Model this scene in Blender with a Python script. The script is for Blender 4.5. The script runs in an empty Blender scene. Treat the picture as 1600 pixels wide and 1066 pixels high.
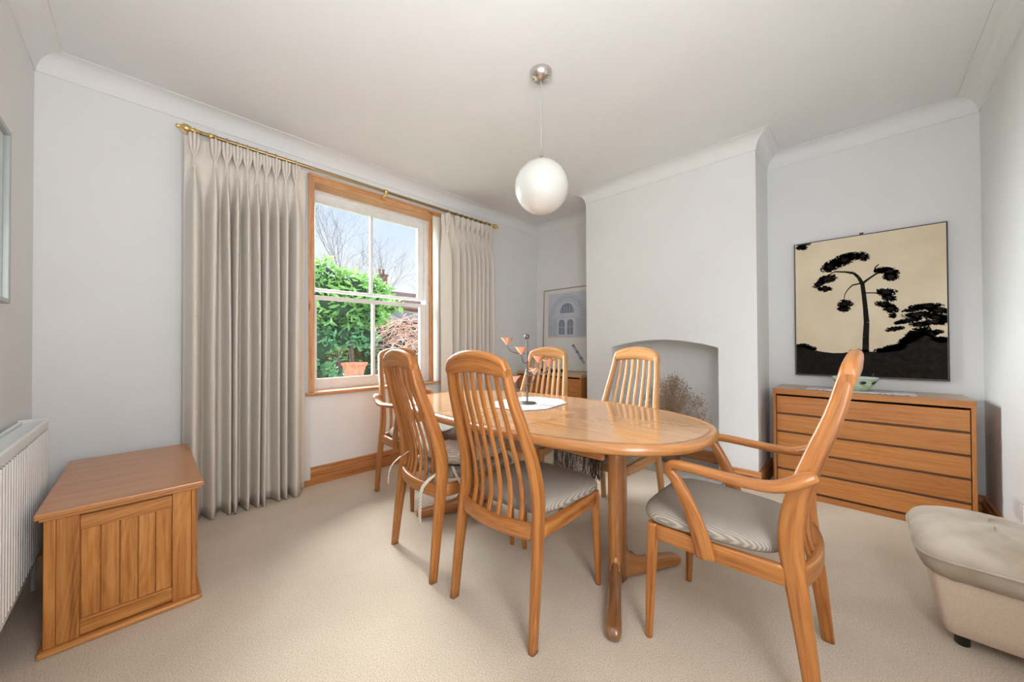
import bpy, bmesh, math, random
from mathutils import Vector, Matrix
random.seed(7)
PI = math.pi
SC = bpy.context.scene
COL = SC.collection

# ------------------------------------------------------------------ camera
f_px = 558.3
cd = bpy.data.cameras.new('camera'); cam = bpy.data.objects.new('camera', cd); COL.objects.link(cam)
cd.sensor_width = 36.0; cd.lens = f_px / 1600 * 36.0; cd.clip_start = 0.02; cd.clip_end = 300
yaw, pit, rol = 0.772057, 0.00924873, -0.0046228
F = Vector((-math.sin(yaw)*math.cos(pit), math.cos(yaw)*math.cos(pit), math.sin(pit)))
R0 = Vector((math.cos(yaw), math.sin(yaw), 0)); U0 = R0.cross(F)
Rv = R0*math.cos(rol) + U0*math.sin(rol); Uv = Rv.cross(F)
m = Matrix((Rv, Uv, -F)).transposed().to_4x4(); m.translation = Vector((0, 0, 1.07))
cam.matrix_world = m
SC.camera = cam

# ------------------------------------------------------------------ world, lamps, exposure
SC.view_settings.view_transform = 'Standard'
SC.view_settings.look = 'None'
SC.view_settings.gamma = 1.0
SC.view_settings.use_curve_mapping = False
SC.view_settings.exposure = 0.0
w = bpy.data.worlds.new('sky'); SC.world = w; w.use_nodes = True
nt = w.node_tree; nt.nodes.clear()
wo = nt.nodes.new('ShaderNodeOutputWorld'); bg = nt.nodes.new('ShaderNodeBackground')
tc = nt.nodes.new('ShaderNodeTexCoord'); sp = nt.nodes.new('ShaderNodeSeparateXYZ')
rp = nt.nodes.new('ShaderNodeValToRGB'); no = nt.nodes.new('ShaderNodeTexNoise')
cr_ = nt.nodes.new('ShaderNodeValToRGB'); mx = nt.nodes.new('ShaderNodeMixRGB')
rp.color_ramp.elements[0].color = (0.86, 0.92, 1.0, 1); rp.color_ramp.elements[0].position = 0.0
rp.color_ramp.elements[1].color = (0.42, 0.60, 0.98, 1); rp.color_ramp.elements[1].position = 0.7
no.inputs['Scale'].default_value = 2.2; no.inputs['Detail'].default_value = 6
cr_.color_ramp.elements[0].position = 0.42; cr_.color_ramp.elements[1].position = 0.68
mx.inputs['Color2'].default_value = (0.98, 0.98, 1.0, 1)
nt.links.new(tc.outputs['Generated'], sp.inputs[0]); nt.links.new(sp.outputs['Z'], rp.inputs[0])
nt.links.new(tc.outputs['Generated'], no.inputs['Vector']); nt.links.new(no.outputs['Fac'], cr_.inputs[0])
nt.links.new(cr_.outputs[0], mx.inputs['Fac']); nt.links.new(rp.outputs[0], mx.inputs['Color1'])
nt.links.new(mx.outputs[0], bg.inputs['Color']); bg.inputs['Strength'].default_value = 1.15
nt.links.new(bg.outputs[0], wo.inputs['Surface'])

def lamp(name, kind, loc, direction, energy, color=(1, 1, 1), **k):
    d = bpy.data.lights.new(name, kind); o = bpy.data.objects.new(name, d); COL.objects.link(o)
    d.energy = energy; d.color = color
    for a, b in k.items(): setattr(d, a, b)
    o.location = loc; o.rotation_euler = Vector(direction).to_track_quat('-Z', 'Y').to_euler()
    return o
lamp('sun_light', 'SUN', (-8, 3, 6), (1.0, -0.02, -0.38), 50.0, (0.93, 0.965, 1.0), angle=math.radians(62))
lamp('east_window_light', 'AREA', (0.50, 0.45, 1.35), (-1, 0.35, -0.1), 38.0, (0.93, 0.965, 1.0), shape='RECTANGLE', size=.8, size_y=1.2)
lamp('bounce_fill_light', 'AREA', (-0.25, -0.15, 1.55), (-0.25, 0.35, 1), 20.0, (0.91, 0.955, 1.0), shape='RECTANGLE', size=0.8, size_y=0.4)  # unseen fill lamp added to brighten the ceiling, aimed upward

# ------------------------------------------------------------------ materials
def mat(name, color=(.8, .8, .8), rough=.6, **k):
    mt = bpy.data.materials.new(name); mt.use_nodes = True
    b = mt.node_tree.nodes['Principled BSDF']
    b.inputs['Base Color'].default_value = (*color, 1); b.inputs['Roughness'].default_value = rough
    for a, v in k.items():
        b.inputs[a.replace('_', ' ')].default_value = v
    return mt
def N(mt, t, **k):
    n = mt.node_tree.nodes.new(t)
    for a, v in k.items():
        if a in n.inputs: n.inputs[a].default_value = v
        else: setattr(n, a, v)
    return n
def LK(mt, a, b): mt.node_tree.links.new(a, b)
def PB(mt): return mt.node_tree.nodes['Principled BSDF']
def ramp(mt, src, stops):
    r = N(mt, 'ShaderNodeValToRGB'); e = r.color_ramp.elements
    while len(e) < len(stops): e.new(.5)
    for i, (p, c) in enumerate(stops): e[i].position = p; e[i].color = (*c, 1) if len(c) == 3 else c
    LK(mt, src, r.inputs[0]); return r
def bump(mt, src, strength, dist):
    b = N(mt, 'ShaderNodeBump'); b.inputs['Strength'].default_value = strength; b.inputs['Distance'].default_value = dist
    LK(mt, src, b.inputs['Height']); LK(mt, b.outputs[0], PB(mt).inputs['Normal'])
def wood(name, dark, mid, light, rough=.38, coat=.0, knots=False, scale=1.0, bs=.12):
    mt = mat(name, mid, rough)
    uv = N(mt, 'ShaderNodeUVMap'); oi = N(mt, 'ShaderNodeObjectInfo'); ad = N(mt, 'ShaderNodeVectorMath', operation='MULTIPLY_ADD')
    cb = N(mt, 'ShaderNodeCombineXYZ'); LK(mt, oi.outputs['Random'], cb.inputs[0]); LK(mt, oi.outputs['Random'], cb.inputs[1])
    LK(mt, cb.outputs[0], ad.inputs[0]); ad.inputs[1].default_value = (13.7, 7.3, 3.1); LK(mt, uv.outputs[0], ad.inputs[2])
    mp = N(mt, 'ShaderNodeMapping'); mp.inputs['Scale'].default_value = (1.7*scale, 44*scale, 1); LK(mt, ad.outputs[0], mp.inputs[0])
    n1 = N(mt, 'ShaderNodeTexNoise', Scale=1.0, Detail=4.0, Roughness=.55); LK(mt, mp.outputs[0], n1.inputs['Vector'])
    mp2 = N(mt, 'ShaderNodeMapping'); mp2.inputs['Scale'].default_value = (14*scale, 260*scale, 1); LK(mt, ad.outputs[0], mp2.inputs[0])
    n2 = N(mt, 'ShaderNodeTexNoise', Scale=1.0, Detail=2.0); LK(mt, mp2.outputs[0], n2.inputs['Vector'])
    # cathedral figure
    mp3 = N(mt, 'ShaderNodeMapping'); mp3.inputs['Scale'].default_value = (1.1*scale, 9*scale, 1); LK(mt, ad.outputs[0], mp3.inputs[0])
    n3 = N(mt, 'ShaderNodeTexNoise', Scale=1.0, Detail=1.0); LK(mt, mp3.outputs[0], n3.inputs['Vector'])
    mm = N(mt, 'ShaderNodeMath', operation='MULTIPLY'); mm.inputs[1].default_value = 95; LK(mt, n3.outputs['Fac'], mm.inputs[0])
    sn = N(mt, 'ShaderNodeMath', operation='SINE'); LK(mt, mm.outputs[0], sn.inputs[0])
    a = N(mt, 'ShaderNodeMath', operation='MULTIPLY'); a.inputs[1].default_value = .055; LK(mt, sn.outputs[0], a.inputs[0])
    b = N(mt, 'ShaderNodeMath', operation='ADD'); LK(mt, n1.outputs['Fac'], b.inputs[0]); LK(mt, a.outputs[0], b.inputs[1])
    c = N(mt, 'ShaderNodeMath', operation='MULTIPLY_ADD'); c.inputs[1].default_value = .35; LK(mt, n2.outputs['Fac'], c.inputs[0]); LK(mt, b.outputs[0], c.inputs[2])
    r = ramp(mt, c.outputs[0], [(.42, dark), (.62, mid), (.85, light)])
    src = r.outputs[0]
    # per piece tone
    hs = N(mt, 'ShaderNodeHueSaturation'); mr = N(mt, 'ShaderNodeMapRange'); mr.inputs['To Min'].default_value = .9; mr.inputs['To Max'].default_value = 1.1
    LK(mt, oi.outputs['Random'], mr.inputs[0]); LK(mt, mr.outputs[0], hs.inputs['Value']); LK(mt, src, hs.inputs['Color']); src = hs.outputs[0]
    if knots:
        mp4 = N(mt, 'ShaderNodeMapping'); mp4.inputs['Scale'].default_value = (3.0, 9, 1); LK(mt, ad.outputs[0], mp4.inputs[0])
        v = N(mt, 'ShaderNodeTexVoronoi', Scale=1.0); LK(mt, mp4.outputs[0], v.inputs['Vector'])
        k = ramp(mt, v.outputs['Distance'], [(.05, (0, 0, 0)), (.16, (1, 1, 1))])
        mxx = N(mt, 'ShaderNodeMixRGB'); mxx.inputs['Color1'].default_value = (*[q*.35 for q in dark], 1)
        LK(mt, k.outputs[0], mxx.inputs['Fac']); LK(mt, src, mxx.inputs['Color2']); src = mxx.outputs[0]
    LK(mt, src, PB(mt).inputs['Base Color'])
    if bs: bump(mt, n2.outputs['Fac'], bs, .001)
    PB(mt).inputs['Coat Weight'].default_value = coat; PB(mt).inputs['Coat Roughness'].default_value = .12
    return mt
OAK = wood('chair_oak', (.21, .062, .010), (.39, .138, .028), (.52, .21, .055), .36, .25)
OAKL = wood('chair_oak_pale', (.36, .15, .042), (.50, .24, .08), (.60, .32, .125), .36, .25)
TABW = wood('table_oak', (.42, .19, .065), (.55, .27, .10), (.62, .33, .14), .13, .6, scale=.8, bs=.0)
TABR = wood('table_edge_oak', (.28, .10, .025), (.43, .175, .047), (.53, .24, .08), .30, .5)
FOOT = wood('foot_dark_oak', (.16, .06, .02), (.24, .10, .035), (.32, .15, .055), .25, .6)
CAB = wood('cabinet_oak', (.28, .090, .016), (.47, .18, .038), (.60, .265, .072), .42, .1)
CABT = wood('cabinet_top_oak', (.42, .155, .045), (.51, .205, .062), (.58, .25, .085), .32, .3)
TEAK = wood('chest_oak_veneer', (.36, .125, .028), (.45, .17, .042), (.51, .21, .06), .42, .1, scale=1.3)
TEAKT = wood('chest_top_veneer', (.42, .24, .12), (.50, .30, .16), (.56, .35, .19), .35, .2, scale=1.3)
PINE = wood('pine', (.32, .105, .03), (.48, .19, .06), (.58, .26, .09), .42, .15, knots=True)
PINEL = wood('pine_window', (.44, .18, .065), (.62, .30, .125), (.74, .42, .20), .42, .15, knots=True)

def noisy(name, c1, c2, scale, rough=.9, bs=.3, bd=.002, detail=4, coord='Object'):
    mt = mat(name, c1, rough); t = N(mt, 'ShaderNodeTexCoord'); n = N(mt, 'ShaderNodeTexNoise', Scale=scale, Detail=float(detail))
    LK(mt, t.outputs[coord], n.inputs['Vector']); r = ramp(mt, n.outputs['Fac'], [(.3, c1), (.7, c2)]); LK(mt, r.outputs[0], PB(mt).inputs['Base Color'])
    if bs: bump(mt, n.outputs['Fac'], bs, bd)
    return mt
WALL = noisy('wall_paint', (.80, .80, .795), (.825, .825, .82), 3, .85, .04, .001)
CEIL = noisy('ceiling_paint', (.83, .83, .83), (.85, .85, .85), 3, .9, .03, .001)
COVE = mat('cove_paint', (.83, .83, .825), .7)
WPAINT = noisy('white_gloss_paint', (.82, .82, .80), (.88, .88, .87), 14, .3, .05, .001)
CARP = mat('carpet_wool', (.6, .5, .4), 1.0)
t = N(CARP, 'ShaderNodeTexCoord'); n = N(CARP, 'ShaderNodeTexNoise', Scale=250.0, Detail=3.0, Roughness=.75); LK(CARP, t.outputs['Object'], n.inputs['Vector'])
n2 = N(CARP, 'ShaderNodeTexNoise', Scale=2.5, Detail=3.0); LK(CARP, t.outputs['Object'], n2.inputs['Vector'])
r1 = ramp(CARP, n.outputs['Fac'], [(.30, (.36, .27, .185)), (.5, (.69, .57, .435)), (.70, (.87, .76, .61))])
r2 = ramp(CARP, n2.outputs['Fac'], [(.35, (.90, .89, .88)), (.65, (1, 1, 1))])
mm = N(CARP, 'ShaderNodeMixRGB', blend_type='MULTIPLY'); mm.inputs[0].default_value = 1; LK(CARP, r1.outputs[0], mm.inputs[1]); LK(CARP, r2.outputs[0], mm.inputs[2])
LK(CARP, mm.outputs[0], PB(CARP).inputs['Base Color']); bump(CARP, n.outputs['Fac'], .8, .004); PB(CARP).inputs['Sheen Weight'].default_value = .2

def ribfab(name, c1, c2, scale, axis='X', rough=.95):
    mt = mat(name, c1, rough); t = N(mt, 'ShaderNodeTexCoord'); wv = N(mt, 'ShaderNodeTexWave', Scale=scale, Distortion=.15); wv.bands_direction = axis
    LK(mt, t.outputs['Object'], wv.inputs['Vector']); r = ramp(mt, wv.outputs['Fac'], [(.2, c1), (.8, c2)]); LK(mt, r.outputs[0], PB(mt).inputs['Base Color'])
    bump(mt, wv.outputs['Fac'], .5, .002); return mt
CORD = ribfab('ribbed_upholstery', (.29, .25, .205), (.46, .415, .355), 60, 'X')
CURT = mat('curtain_linen', (.78, .71, .62), .95)
t = N(CURT, 'ShaderNodeTexCoord'); n = N(CURT, 'ShaderNodeTexNoise', Scale=220.0, Detail=2.0); LK(CURT, t.outputs['Object'], n.inputs['Vector'])
r1 = ramp(CURT, n.outputs['Fac'], [(.3, (.80, .735, .655)), (.7, (.92, .86, .785))]); LK(CURT, r1.outputs[0], PB(CURT).inputs['Base Color']); bump(CURT, n.outputs['Fac'], .25, .001)
def translucent(mt, fac, col):
    o = mt.node_tree.nodes['Material Output']; tr = N(mt, 'ShaderNodeBsdfTranslucent'); tr.inputs[0].default_value = (*col, 1)
    ms = N(mt, 'ShaderNodeMixShader'); ms.inputs[0].default_value = fac
    LK(mt, PB(mt).outputs[0], ms.inputs[1]); LK(mt, tr.outputs[0], ms.inputs[2]); LK(mt, ms.outputs[0], o.inputs['Surface'])
translucent(CURT, .15, (.8, .72, .62))
LINING = mat('curtain_lining', (.88, .87, .85), .9); translucent(LINING, .35, (.9, .9, .88))
BRASS = mat('brass', (.85, .62, .25), .22, Metallic=1.0)
BRASSD = mat('aged_brass', (.42, .30, .16), .3, Metallic=1.0)
CHROME = mat('brushed_nickel', (.66, .62, .58), .25, Metallic=1.0)
IRON = mat('dark_iron', (.16, .15, .15), .4, Metallic=.8)
COPPER = mat('copper', (.86, .45, .28), .28, Metallic=1.0)
OPAL = mat('opal_glass', (.66, .645, .60), .22, Coat_Weight=.3)
CABLE = mat('grey_cable', (.45, .44, .43), .5)
RADW = mat('radiator_enamel', (.80, .80, .78), .35)
DARK = mat('dark_gap', (.05, .04, .035), .9)
RECESS = mat('recess_shade_wood', (.09, .035, .012), .7)  # wood darkened in its colour to stand for shade in the drawer gaps
BLACKP = mat('black_frame', (.012, .012, .012), .4)
INK = noisy('print_black', (.008, .007, .007), (.020, .017, .015), 30, .8, 0); PB(INK).inputs['Specular IOR Level'].default_value = .15
CANV = noisy('print_cream', (.68, .56, .38), (.78, .67, .48), 4, .5, 0)
GREYF = mat('grey_metal_frame', (.42, .44, .43), .35, Metallic=.5)
PAPER = mat('paper', (.76, .75, .72), .6)
BLUEI = mat('print_blue_grey', (.42, .46, .54), .6); BLUED = mat('print_slate', (.22, .26, .34), .6); BLUEL = mat('print_pale_blue', (.58, .61, .66), .6)
PINKI = mat('print_pink', (.72, .50, .50), .6); GREYI = mat('print_grey', (.48, .49, .50), .6)
GLASS = bpy.data.materials.new('window_glass'); GLASS.use_nodes = True
g = GLASS.node_tree; g.nodes.remove(g.nodes['Principled BSDF'])
trn = g.nodes.new('ShaderNodeBsdfTransparent'); trn.inputs[0].default_value = (.97, .985, .98, 1)
gls = g.nodes.new('ShaderNodeBsdfGlossy'); gls.inputs['Roughness'].default_value = .0
fr = g.nodes.new('ShaderNodeFresnel'); fr.inputs[0].default_value = 1.5; mxs = g.nodes.new('ShaderNodeMixShader')
geo = g.nodes.new('ShaderNodeNewGeometry'); fm_ = g.nodes.new('ShaderNodeMath'); fm_.operation = 'MULTIPLY_ADD'; fm_.inputs[1].default_value = -1; fm_.inputs[2].default_value = 1
g.links.new(geo.outputs['Backfacing'], fm_.inputs[0]); fk = g.nodes.new('ShaderNodeMath'); fk.operation = 'MULTIPLY'; g.links.new(fm_.outputs[0], fk.inputs[0]); g.links.new(fr.outputs[0], fk.inputs[1])
g.links.new(fk.outputs[0], mxs.inputs[0]); g.links.new(trn.outputs[0], mxs.inputs[1]); g.links.new(gls.outputs[0], mxs.inputs[2]); g.links.new(mxs.outputs[0], g.nodes['Material Output'].inputs['Surface'])
VELV = mat('beige_velvet', (.50, .44, .37), .75, Sheen_Weight=.2, Sheen_Roughness=.4)
t = N(VELV, 'ShaderNodeTexCoord'); n = N(VELV, 'ShaderNodeTexNoise', Scale=5.0, Detail=5.0); LK(VELV, t.outputs['Object'], n.inputs['Vector'])
r1 = ramp(VELV, n.outputs['Fac'], [(.35, (.30, .235, .165)), (.65, (.50, .425, .34))]); LK(VELV, r1.outputs[0], PB(VELV).inputs['Base Color']); bump(VELV, n.outputs['Fac'], .15, .01)
OTTB = noisy('peach_beige_upholstery', (.62, .49, .37), (.70, .57, .45), 180, .95, .2, .001)
BLACKPL = mat('black_plastic', (.01, .01, .01), .4)
CUSH = mat('cream_weave', (.70, .65, .57), .95)
t = N(CUSH, 'ShaderNodeTexCoord'); n = N(CUSH, 'ShaderNodeTexChecker', Scale=130.0); n.inputs['Color1'].default_value = (.80, .76, .69, 1); n.inputs['Color2'].default_value = (.52, .46, .38, 1)
LK(CUSH, t.outputs['Object'], n.inputs['Vector']); LK(CUSH, n.outputs['Color'], PB(CUSH).inputs['Base Color'])
LACE = noisy('white_embroidered_cloth', (.52, .51, .53), (.70, .69, .71), 40, .9, .4, .002)
REDS = mat('red_thread', (.42, .05, .07), .9)
THROW = noisy('grey_brown_wool', (.10, .085, .075), (.20, .17, .15), 60, 1, .3, .002)
STONE = noisy('hearth_slate', (.36, .36, .35), (.48, .48, .46), 12, .6, .1, .002)
BOWLM = noisy('glazed_green_pottery', (.30, .42, .24), (.66, .72, .50), 26, .2, 0)
BOWLI = mat('pale_blue_glaze', (.68, .74, .78), .15); NAVY = mat('navy_glaze', (.015, .03, .08), .15)
DRY = noisy('dried_flower', (.36, .22, .13), (.62, .46, .32), 80, .95, 0)
TERRA = noisy('terracotta', (.33, .11, .06), (.50, .20, .13), 20, .9, .1, .002)
LEAF = noisy('laurel_leaf', (.045, .15, .035), (.19, .38, .09), 2.6, .35, 0); translucent(LEAF, .22, (.26, .50, .12))
LEAFD = noisy('ivy_leaf', (.03, .12, .05), (.12, .34, .14), 2.6, .4, 0); translucent(LEAFD, .2, (.2, .45, .2))
BARK = noisy('bark', (.13, .10, .09), (.24, .20, .18), 20, .95, .2, .003)
TWIG = noisy('dry_bramble', (.42, .22, .18), (.70, .52, .42), 4, .9, 0)
SHEDW = noisy('dark_shed_boards', (.035, .03, .03), (.07, .06, .06), 8, .9, .1, .002)
ROOFF = noisy('roofing_felt', (.20, .22, .25), (.34, .36, .40), 12, .85, .1, .002)
GRASS = noisy('lawn', (.07, .13, .04), (.15, .24, .08), 9, 1, .2, .01)
BRICK = noisy('brick', (.35, .14, .10), (.48, .22, .16), 3, .9, .1, .003)
TILE = noisy('roof_tile', (.20, .12, .10), (.32, .20, .17), 3, .9, .1, .003)

# ------------------------------------------------------------------ mesh helpers
class M:
    def __init__(s): s.v = []; s.f = []; s.uv = []; s.sm = []
    def quadgrid(s, rows, us=None, vs=None, closed=True, smooth=True, flip=False):
        """rows: list of rings (equal length lists of points)"""
        b = len(s.v); n = len(rows[0])
        for r in rows: s.v += [tuple(p) for p in r]
        if us is None:
            us = [0]
            for i in range(1, len(rows)): us.append(us[-1] + (Vector(rows[i][0]) - Vector(rows[i-1][0])).length)
        if vs is None:
            mid = rows[len(rows)//2]; vs = [0]
            for j in range(1, n + 1): vs.append(vs[-1] + (Vector(mid[j % n]) - Vector(mid[j-1])).length)
        for i in range(len(rows) - 1):
            for j in range(n if closed else n - 1):
                k = (j + 1) % n
                q = [b+i*n+j, b+i*n+k, b+(i+1)*n+k, b+(i+1)*n+j]
                t = [(us[i], vs[j]), (us[i], vs[j+1]), (us[i+1], vs[j+1]), (us[i+1], vs[j])]
                if flip: q.reverse(); t.reverse()
                s.f.append(q); s.uv.append(t); s.sm.append(smooth)
        return b
    def cap(s, idx, smooth=False):
        s.f.append(list(idx)); s.sm.append(smooth)
        c = s.v[idx[0]]; s.uv.append([(.02*(s.v[i][0]+s.v[i][2]), s.v[i][1]+s.v[i][0]) for i in idx])
    def tube(s, rows, caps=True, **k):
        n = len(rows[0]); b = s.quadgrid(rows, **k)
        if caps:
            s.cap([b+j for j in range(n)][::-1]); s.cap([b+(len(rows)-1)*n+j for j in range(n)])
        return b
    def box(s, x0, x1, y0, y1, z0, z1, r=0, grain=None, seg=2):
        bm = bmesh.new(); bmesh.ops.create_cube(bm, size=1)
        for q in bm.verts: q.co = Vector(((x0+x1)/2 + q.co.x*(x1-x0), (y0+y1)/2 + q.co.y*(y1-y0), (z0+z1)/2 + q.co.z*(z1-z0)))
        if r: bmesh.ops.bevel(bm, geom=list(bm.edges), offset=min(r, .49*min(x1-x0, y1-y0, z1-z0)), segments=seg, affect='EDGES', profile=.5)
        if grain is None: grain = max(range(3), key=lambda a: (x1-x0, y1-y0, z1-z0)[a])
        s.addbm(bm, grain, r > 0)
    def addbm(s, bm, grain=2, smooth=False, mtx=None):
        bm.normal_update(); b = len(s.v); bm.verts.index_update()
        for q in bm.verts: s.v.append(tuple(mtx @ q.co if mtx else q.co))
        o = [a for a in range(3) if a != grain]
        for fc in bm.faces:
            nn = fc.normal; ax = max(range(3), key=lambda a: abs(nn[a]))
            t = []
            for l in fc.loops:
                c = l.vert.co
                if ax == grain: t.append((c[o[0]]*.1, c[o[1]]))
                else:
                    other = [a for a in o if a != ax][0]; t.append((c[grain], c[other] + c[ax]*.7))
            s.f.append([b + q.index for q in fc.verts]); s.uv.append(t); s.sm.append(smooth and False)
        bm.free()
    def quad(s, a, b, c, d, grain=None):
        i = len(s.v); s.v += [tuple(a), tuple(b), tuple(c), tuple(d)]
        A, B, C_, D = map(Vector, (a, b, c, d)); lu = (B-A).length; lv = (D-A).length
        s.f.append([i, i+1, i+2, i+3]); s.uv.append([(0, 0), (lu, 0), (lu, lv), (0, lv)]); s.sm.append(False)
    def poly(s, pts):
        i = len(s.v); s.v += [tuple(p) for p in pts]; s.f.append(list(range(i, i+len(pts)))); s.uv.append([(p[0], p[2]) for p in pts]); s.sm.append(False)
    def obj(s, name, material, parent=None, loc=None):
        me = bpy.data.meshes.new(name); me.from_pydata(s.v, [], s.f)
        uvl = me.uv_layers.new(name='UVMap'); k = 0; data = []
        for t in s.uv:
            for q in t: data += [q[0], q[1]]
        uvl.data.foreach_set('uv', data)
        me.polygons.foreach_set('use_smooth', s.sm); me.materials.append(material); me.update()
        o = bpy.data.objects.new(name, me); COL.objects.link(o)
        if parent: o.parent = parent
        if loc: o.location = loc
        return o
def crom(P, k=6):
    out = []; n = len(P)
    for i in range(n-1):
        p0 = P[max(i-1, 0)]; p1 = P[i]; p2 = P[i+1]; p3 = P[min(i+2, n-1)]
        for j in range(k):
            t = j/k
            out.append(tuple(.5*((2*b) + (-a+c)*t + (2*a-5*b+4*c-d)*t*t + (-a+3*b-3*c+d)*t**3) for a, b, c, d in zip(p0, p1, p2, p3)))
    out.append(tuple(P[-1])); return out
def sect(n, e):
    o = []
    for j in range(n):
        a = 2*PI*(j+.5)/n; c, s_ = math.cos(a), math.sin(a)
        o.append((math.copysign(abs(c)**(2/e), c), math.copysign(abs(s_)**(2/e), s_)))
    return o
def vloft(P, e=4, n=16, k=6):
    """points (x,y,z,wx,wy): horizontal sections"""
    S = sect(n, e); P = crom(P, k) if k else P
    z = [P[0]] + list(P) + [P[-1]]
    rows = []
    for i, p in enumerate(z):
        q = .8 if i in (0, len(z)-1) else 1
        dz = -.002 if i == 0 else (.002 if i == len(z)-1 else 0)
        if i == 0: dz = 0
        rows.append([(p[0]+a*p[3]/2*q, p[1]+b*p[4]/2*q, p[2]+dz) for a, b in S])
    mm_ = M(); mm_.tube(rows); return mm_
def sweep(P, e=3, n=12, k=6, side=None, up=(0, 0, 1), mesh=None, round_=True):
    """points (x,y,z,w,h): w along side, h along normal"""
    S = sect(n, e); P = crom(P, k) if k else list(P); V_ = [Vector(p[:3]) for p in P]; rows = []
    idx = list(range(len(P)))
    for i in idx:
        T = (V_[min(i+1, len(P)-1)] - V_[max(i-1, 0)]).normalized()
        s_ = Vector(side) if side else T.cross(Vector(up)).normalized()
        s_ = (s_ - T*s_.dot(T)).normalized(); nn = s_.cross(T).normalized()
        ring = lambda q, off: [V_[i] + T*off + s_*(a*P[i][3]/2*q) + nn*(b*P[i][4]/2*q) for a, b in S]
        r = min(P[i][3], P[i][4])*.22
        if i == 0 and round_: rows.append(ring(.6, -r)); rows.append(ring(.88, -r*.5))
        rows.append(ring(1, 0))
        if i == len(P)-1 and round_: rows.append(ring(.88, r*.5)); rows.append(ring(.6, r))
    mm_ = mesh or M(); mm_.tube(rows); return mm_
def wire(pts, r, n=8, mesh=None, k=4):
    return sweep([(*p, 2*(r if not isinstance(r, (list, tuple)) else r[i]), 2*(r if not isinstance(r, (list, tuple)) else r[i])) for i, p in enumerate(pts)], e=2, n=n, k=k, mesh=mesh, up=(0.13, 0.27, .95))
def lathe(prof, c=(0, 0, 0), n=32, mesh=None, caps=False):
    rows = [[(c[0]+r*math.cos(2*PI*j/n), c[1]+r*math.sin(2*PI*j/n), c[2]+z) for j in range(n)] for r, z in prof]
    mm_ = mesh or M(); mm_.tube(rows, caps=caps); return mm_
def loft_outline(out, prof, cx=0, cy=0, dome=None, smooth=True, mesh=None):
    """out: outline [(x,y)], prof: [(inset,z)] bottom to top"""
    R_ = max(abs(x-cx) for x, y in out); Q = max(abs(y-cy) for x, y in out); rows = []
    for ins, z in prof: rows.append([(cx+(x-cx)*(1-ins/R_), cy+(y-cy)*(1-ins/Q), z) for x, y in out])
    mm_ = mesh or M(); mm_.tube(rows, smooth=smooth); return mm_
def empty(name, loc=(0, 0, 0), rz=0, label=None, cat=None, group=None):
    o = bpy.data.objects.new(name, None); COL.objects.link(o); o.location = loc; o.rotation_euler = (0, 0, rz); o.empty_display_size = .1
    tag(o, label, cat, group); return o
def tag(o, label=None, cat=None, group=None, kind=None):
    if label: o['label'] = label
    if cat: o['category'] = cat
    if group: o['group'] = group
    if kind: o['kind'] = kind
    return o
def copy_tree(o, parent=None):
    c = o.copy(); COL.objects.link(c); c.parent = parent
    for ch in list(o.children): copy_tree(ch, c)
    return c
def struct(o): o['kind'] = 'structure'; return o

# ------------------------------------------------------------------ room shell
XW, YL, YB, XR, ZC = -3.015, -0.40, 3.57, 0.54, 2.585
CX0, CX1, CY = -1.975, -0.535, 3.11
fl = M(); fl.box(XW-.0, XR+.0, YL, YB, -.05, 0); struct(fl.obj('floor', CARP))
ce = M(); ce.box(XW-.02, XR+.02, YL-.02, YB+.02, ZC, ZC+.05); struct(ce.obj('ceiling', CEIL))
wy0, wy1, wz0, wz1 = .895, 2.035, .70, 2.345
ww = M()
for a in ((YL-.1, wy0, -.05, ZC+.05), (wy1, YB+.1, -.05, ZC+.05), (wy0, wy1, -.05, wz0), (wy0, wy1, wz1, ZC+.05)): ww.box(XW-.28, XW, a[0], a[1], a[2], a[3])
struct(ww.obj('wall_west', WALL))
a = M(); a.box(XW-.1, XR+.1, YB, YB+.1, -.05, ZC+.05); struct(a.obj('wall_north', WALL))
a = M(); a.box(XW, XR+.1, YL-.1, YL, -.05, ZC+.05); struct(a.obj('wall_south', WALL))
a = M(); a.box(XR, XR+.1, YL, YB, -.05, ZC+.05); struct(a.obj('wall_east', WALL))
# chimney breast with arched niche
ox0, ox1, osp, oap, nd = -1.70, -.79, 1.037, 1.104, .38
ch = M(); NS = 20
def arch(x): u = (x-(ox0+ox1)/2)/((ox1-ox0)/2); return osp + (oap-osp)*(1-u*u)
ch.quad((CX0, CY, 0), (ox0, CY, 0), (ox0, CY, ZC), (CX0, CY, ZC)); ch.quad((ox1, CY, 0), (CX1, CY, 0), (CX1, CY, ZC), (ox1, CY, ZC))
for i in range(NS):
    xa = ox0+(ox1-ox0)*i/NS; xb = ox0+(ox1-ox0)*(i+1)/NS
    ch.quad((xa, CY, arch(xa)), (xb, CY, arch(xb)), (xb, CY, ZC), (xa, CY, ZC))
    ch.quad((xa, CY, arch(xa)), (xa, CY+nd, arch(xa)), (xb, CY+nd, arch(xb)), (xb, CY, arch(xb)))
    ch.quad((xa, CY+nd, 0), (xb, CY+nd, 0), (xb, CY+nd, arch(xb)), (xa, CY+nd, arch(xa)))
ch.quad((ox0, CY, 0), (ox0, CY+nd, 0), (ox0, CY+nd, arch(ox0)), (ox0, CY, arch(ox0)))
ch.quad((ox1, CY+nd, 0), (ox1, CY, 0), (ox1, CY, arch(ox1)), (ox1, CY+nd, arch(ox1)))
ch.quad((CX0, YB, 0), (CX0, CY, 0), (CX0, CY, ZC), (CX0, YB, ZC)); ch.quad((CX1, CY, 0), (CX1, YB, 0), (CX1, YB, ZC), (CX1, CY, ZC))
struct(ch.obj('wall_chimney', WALL))
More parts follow.
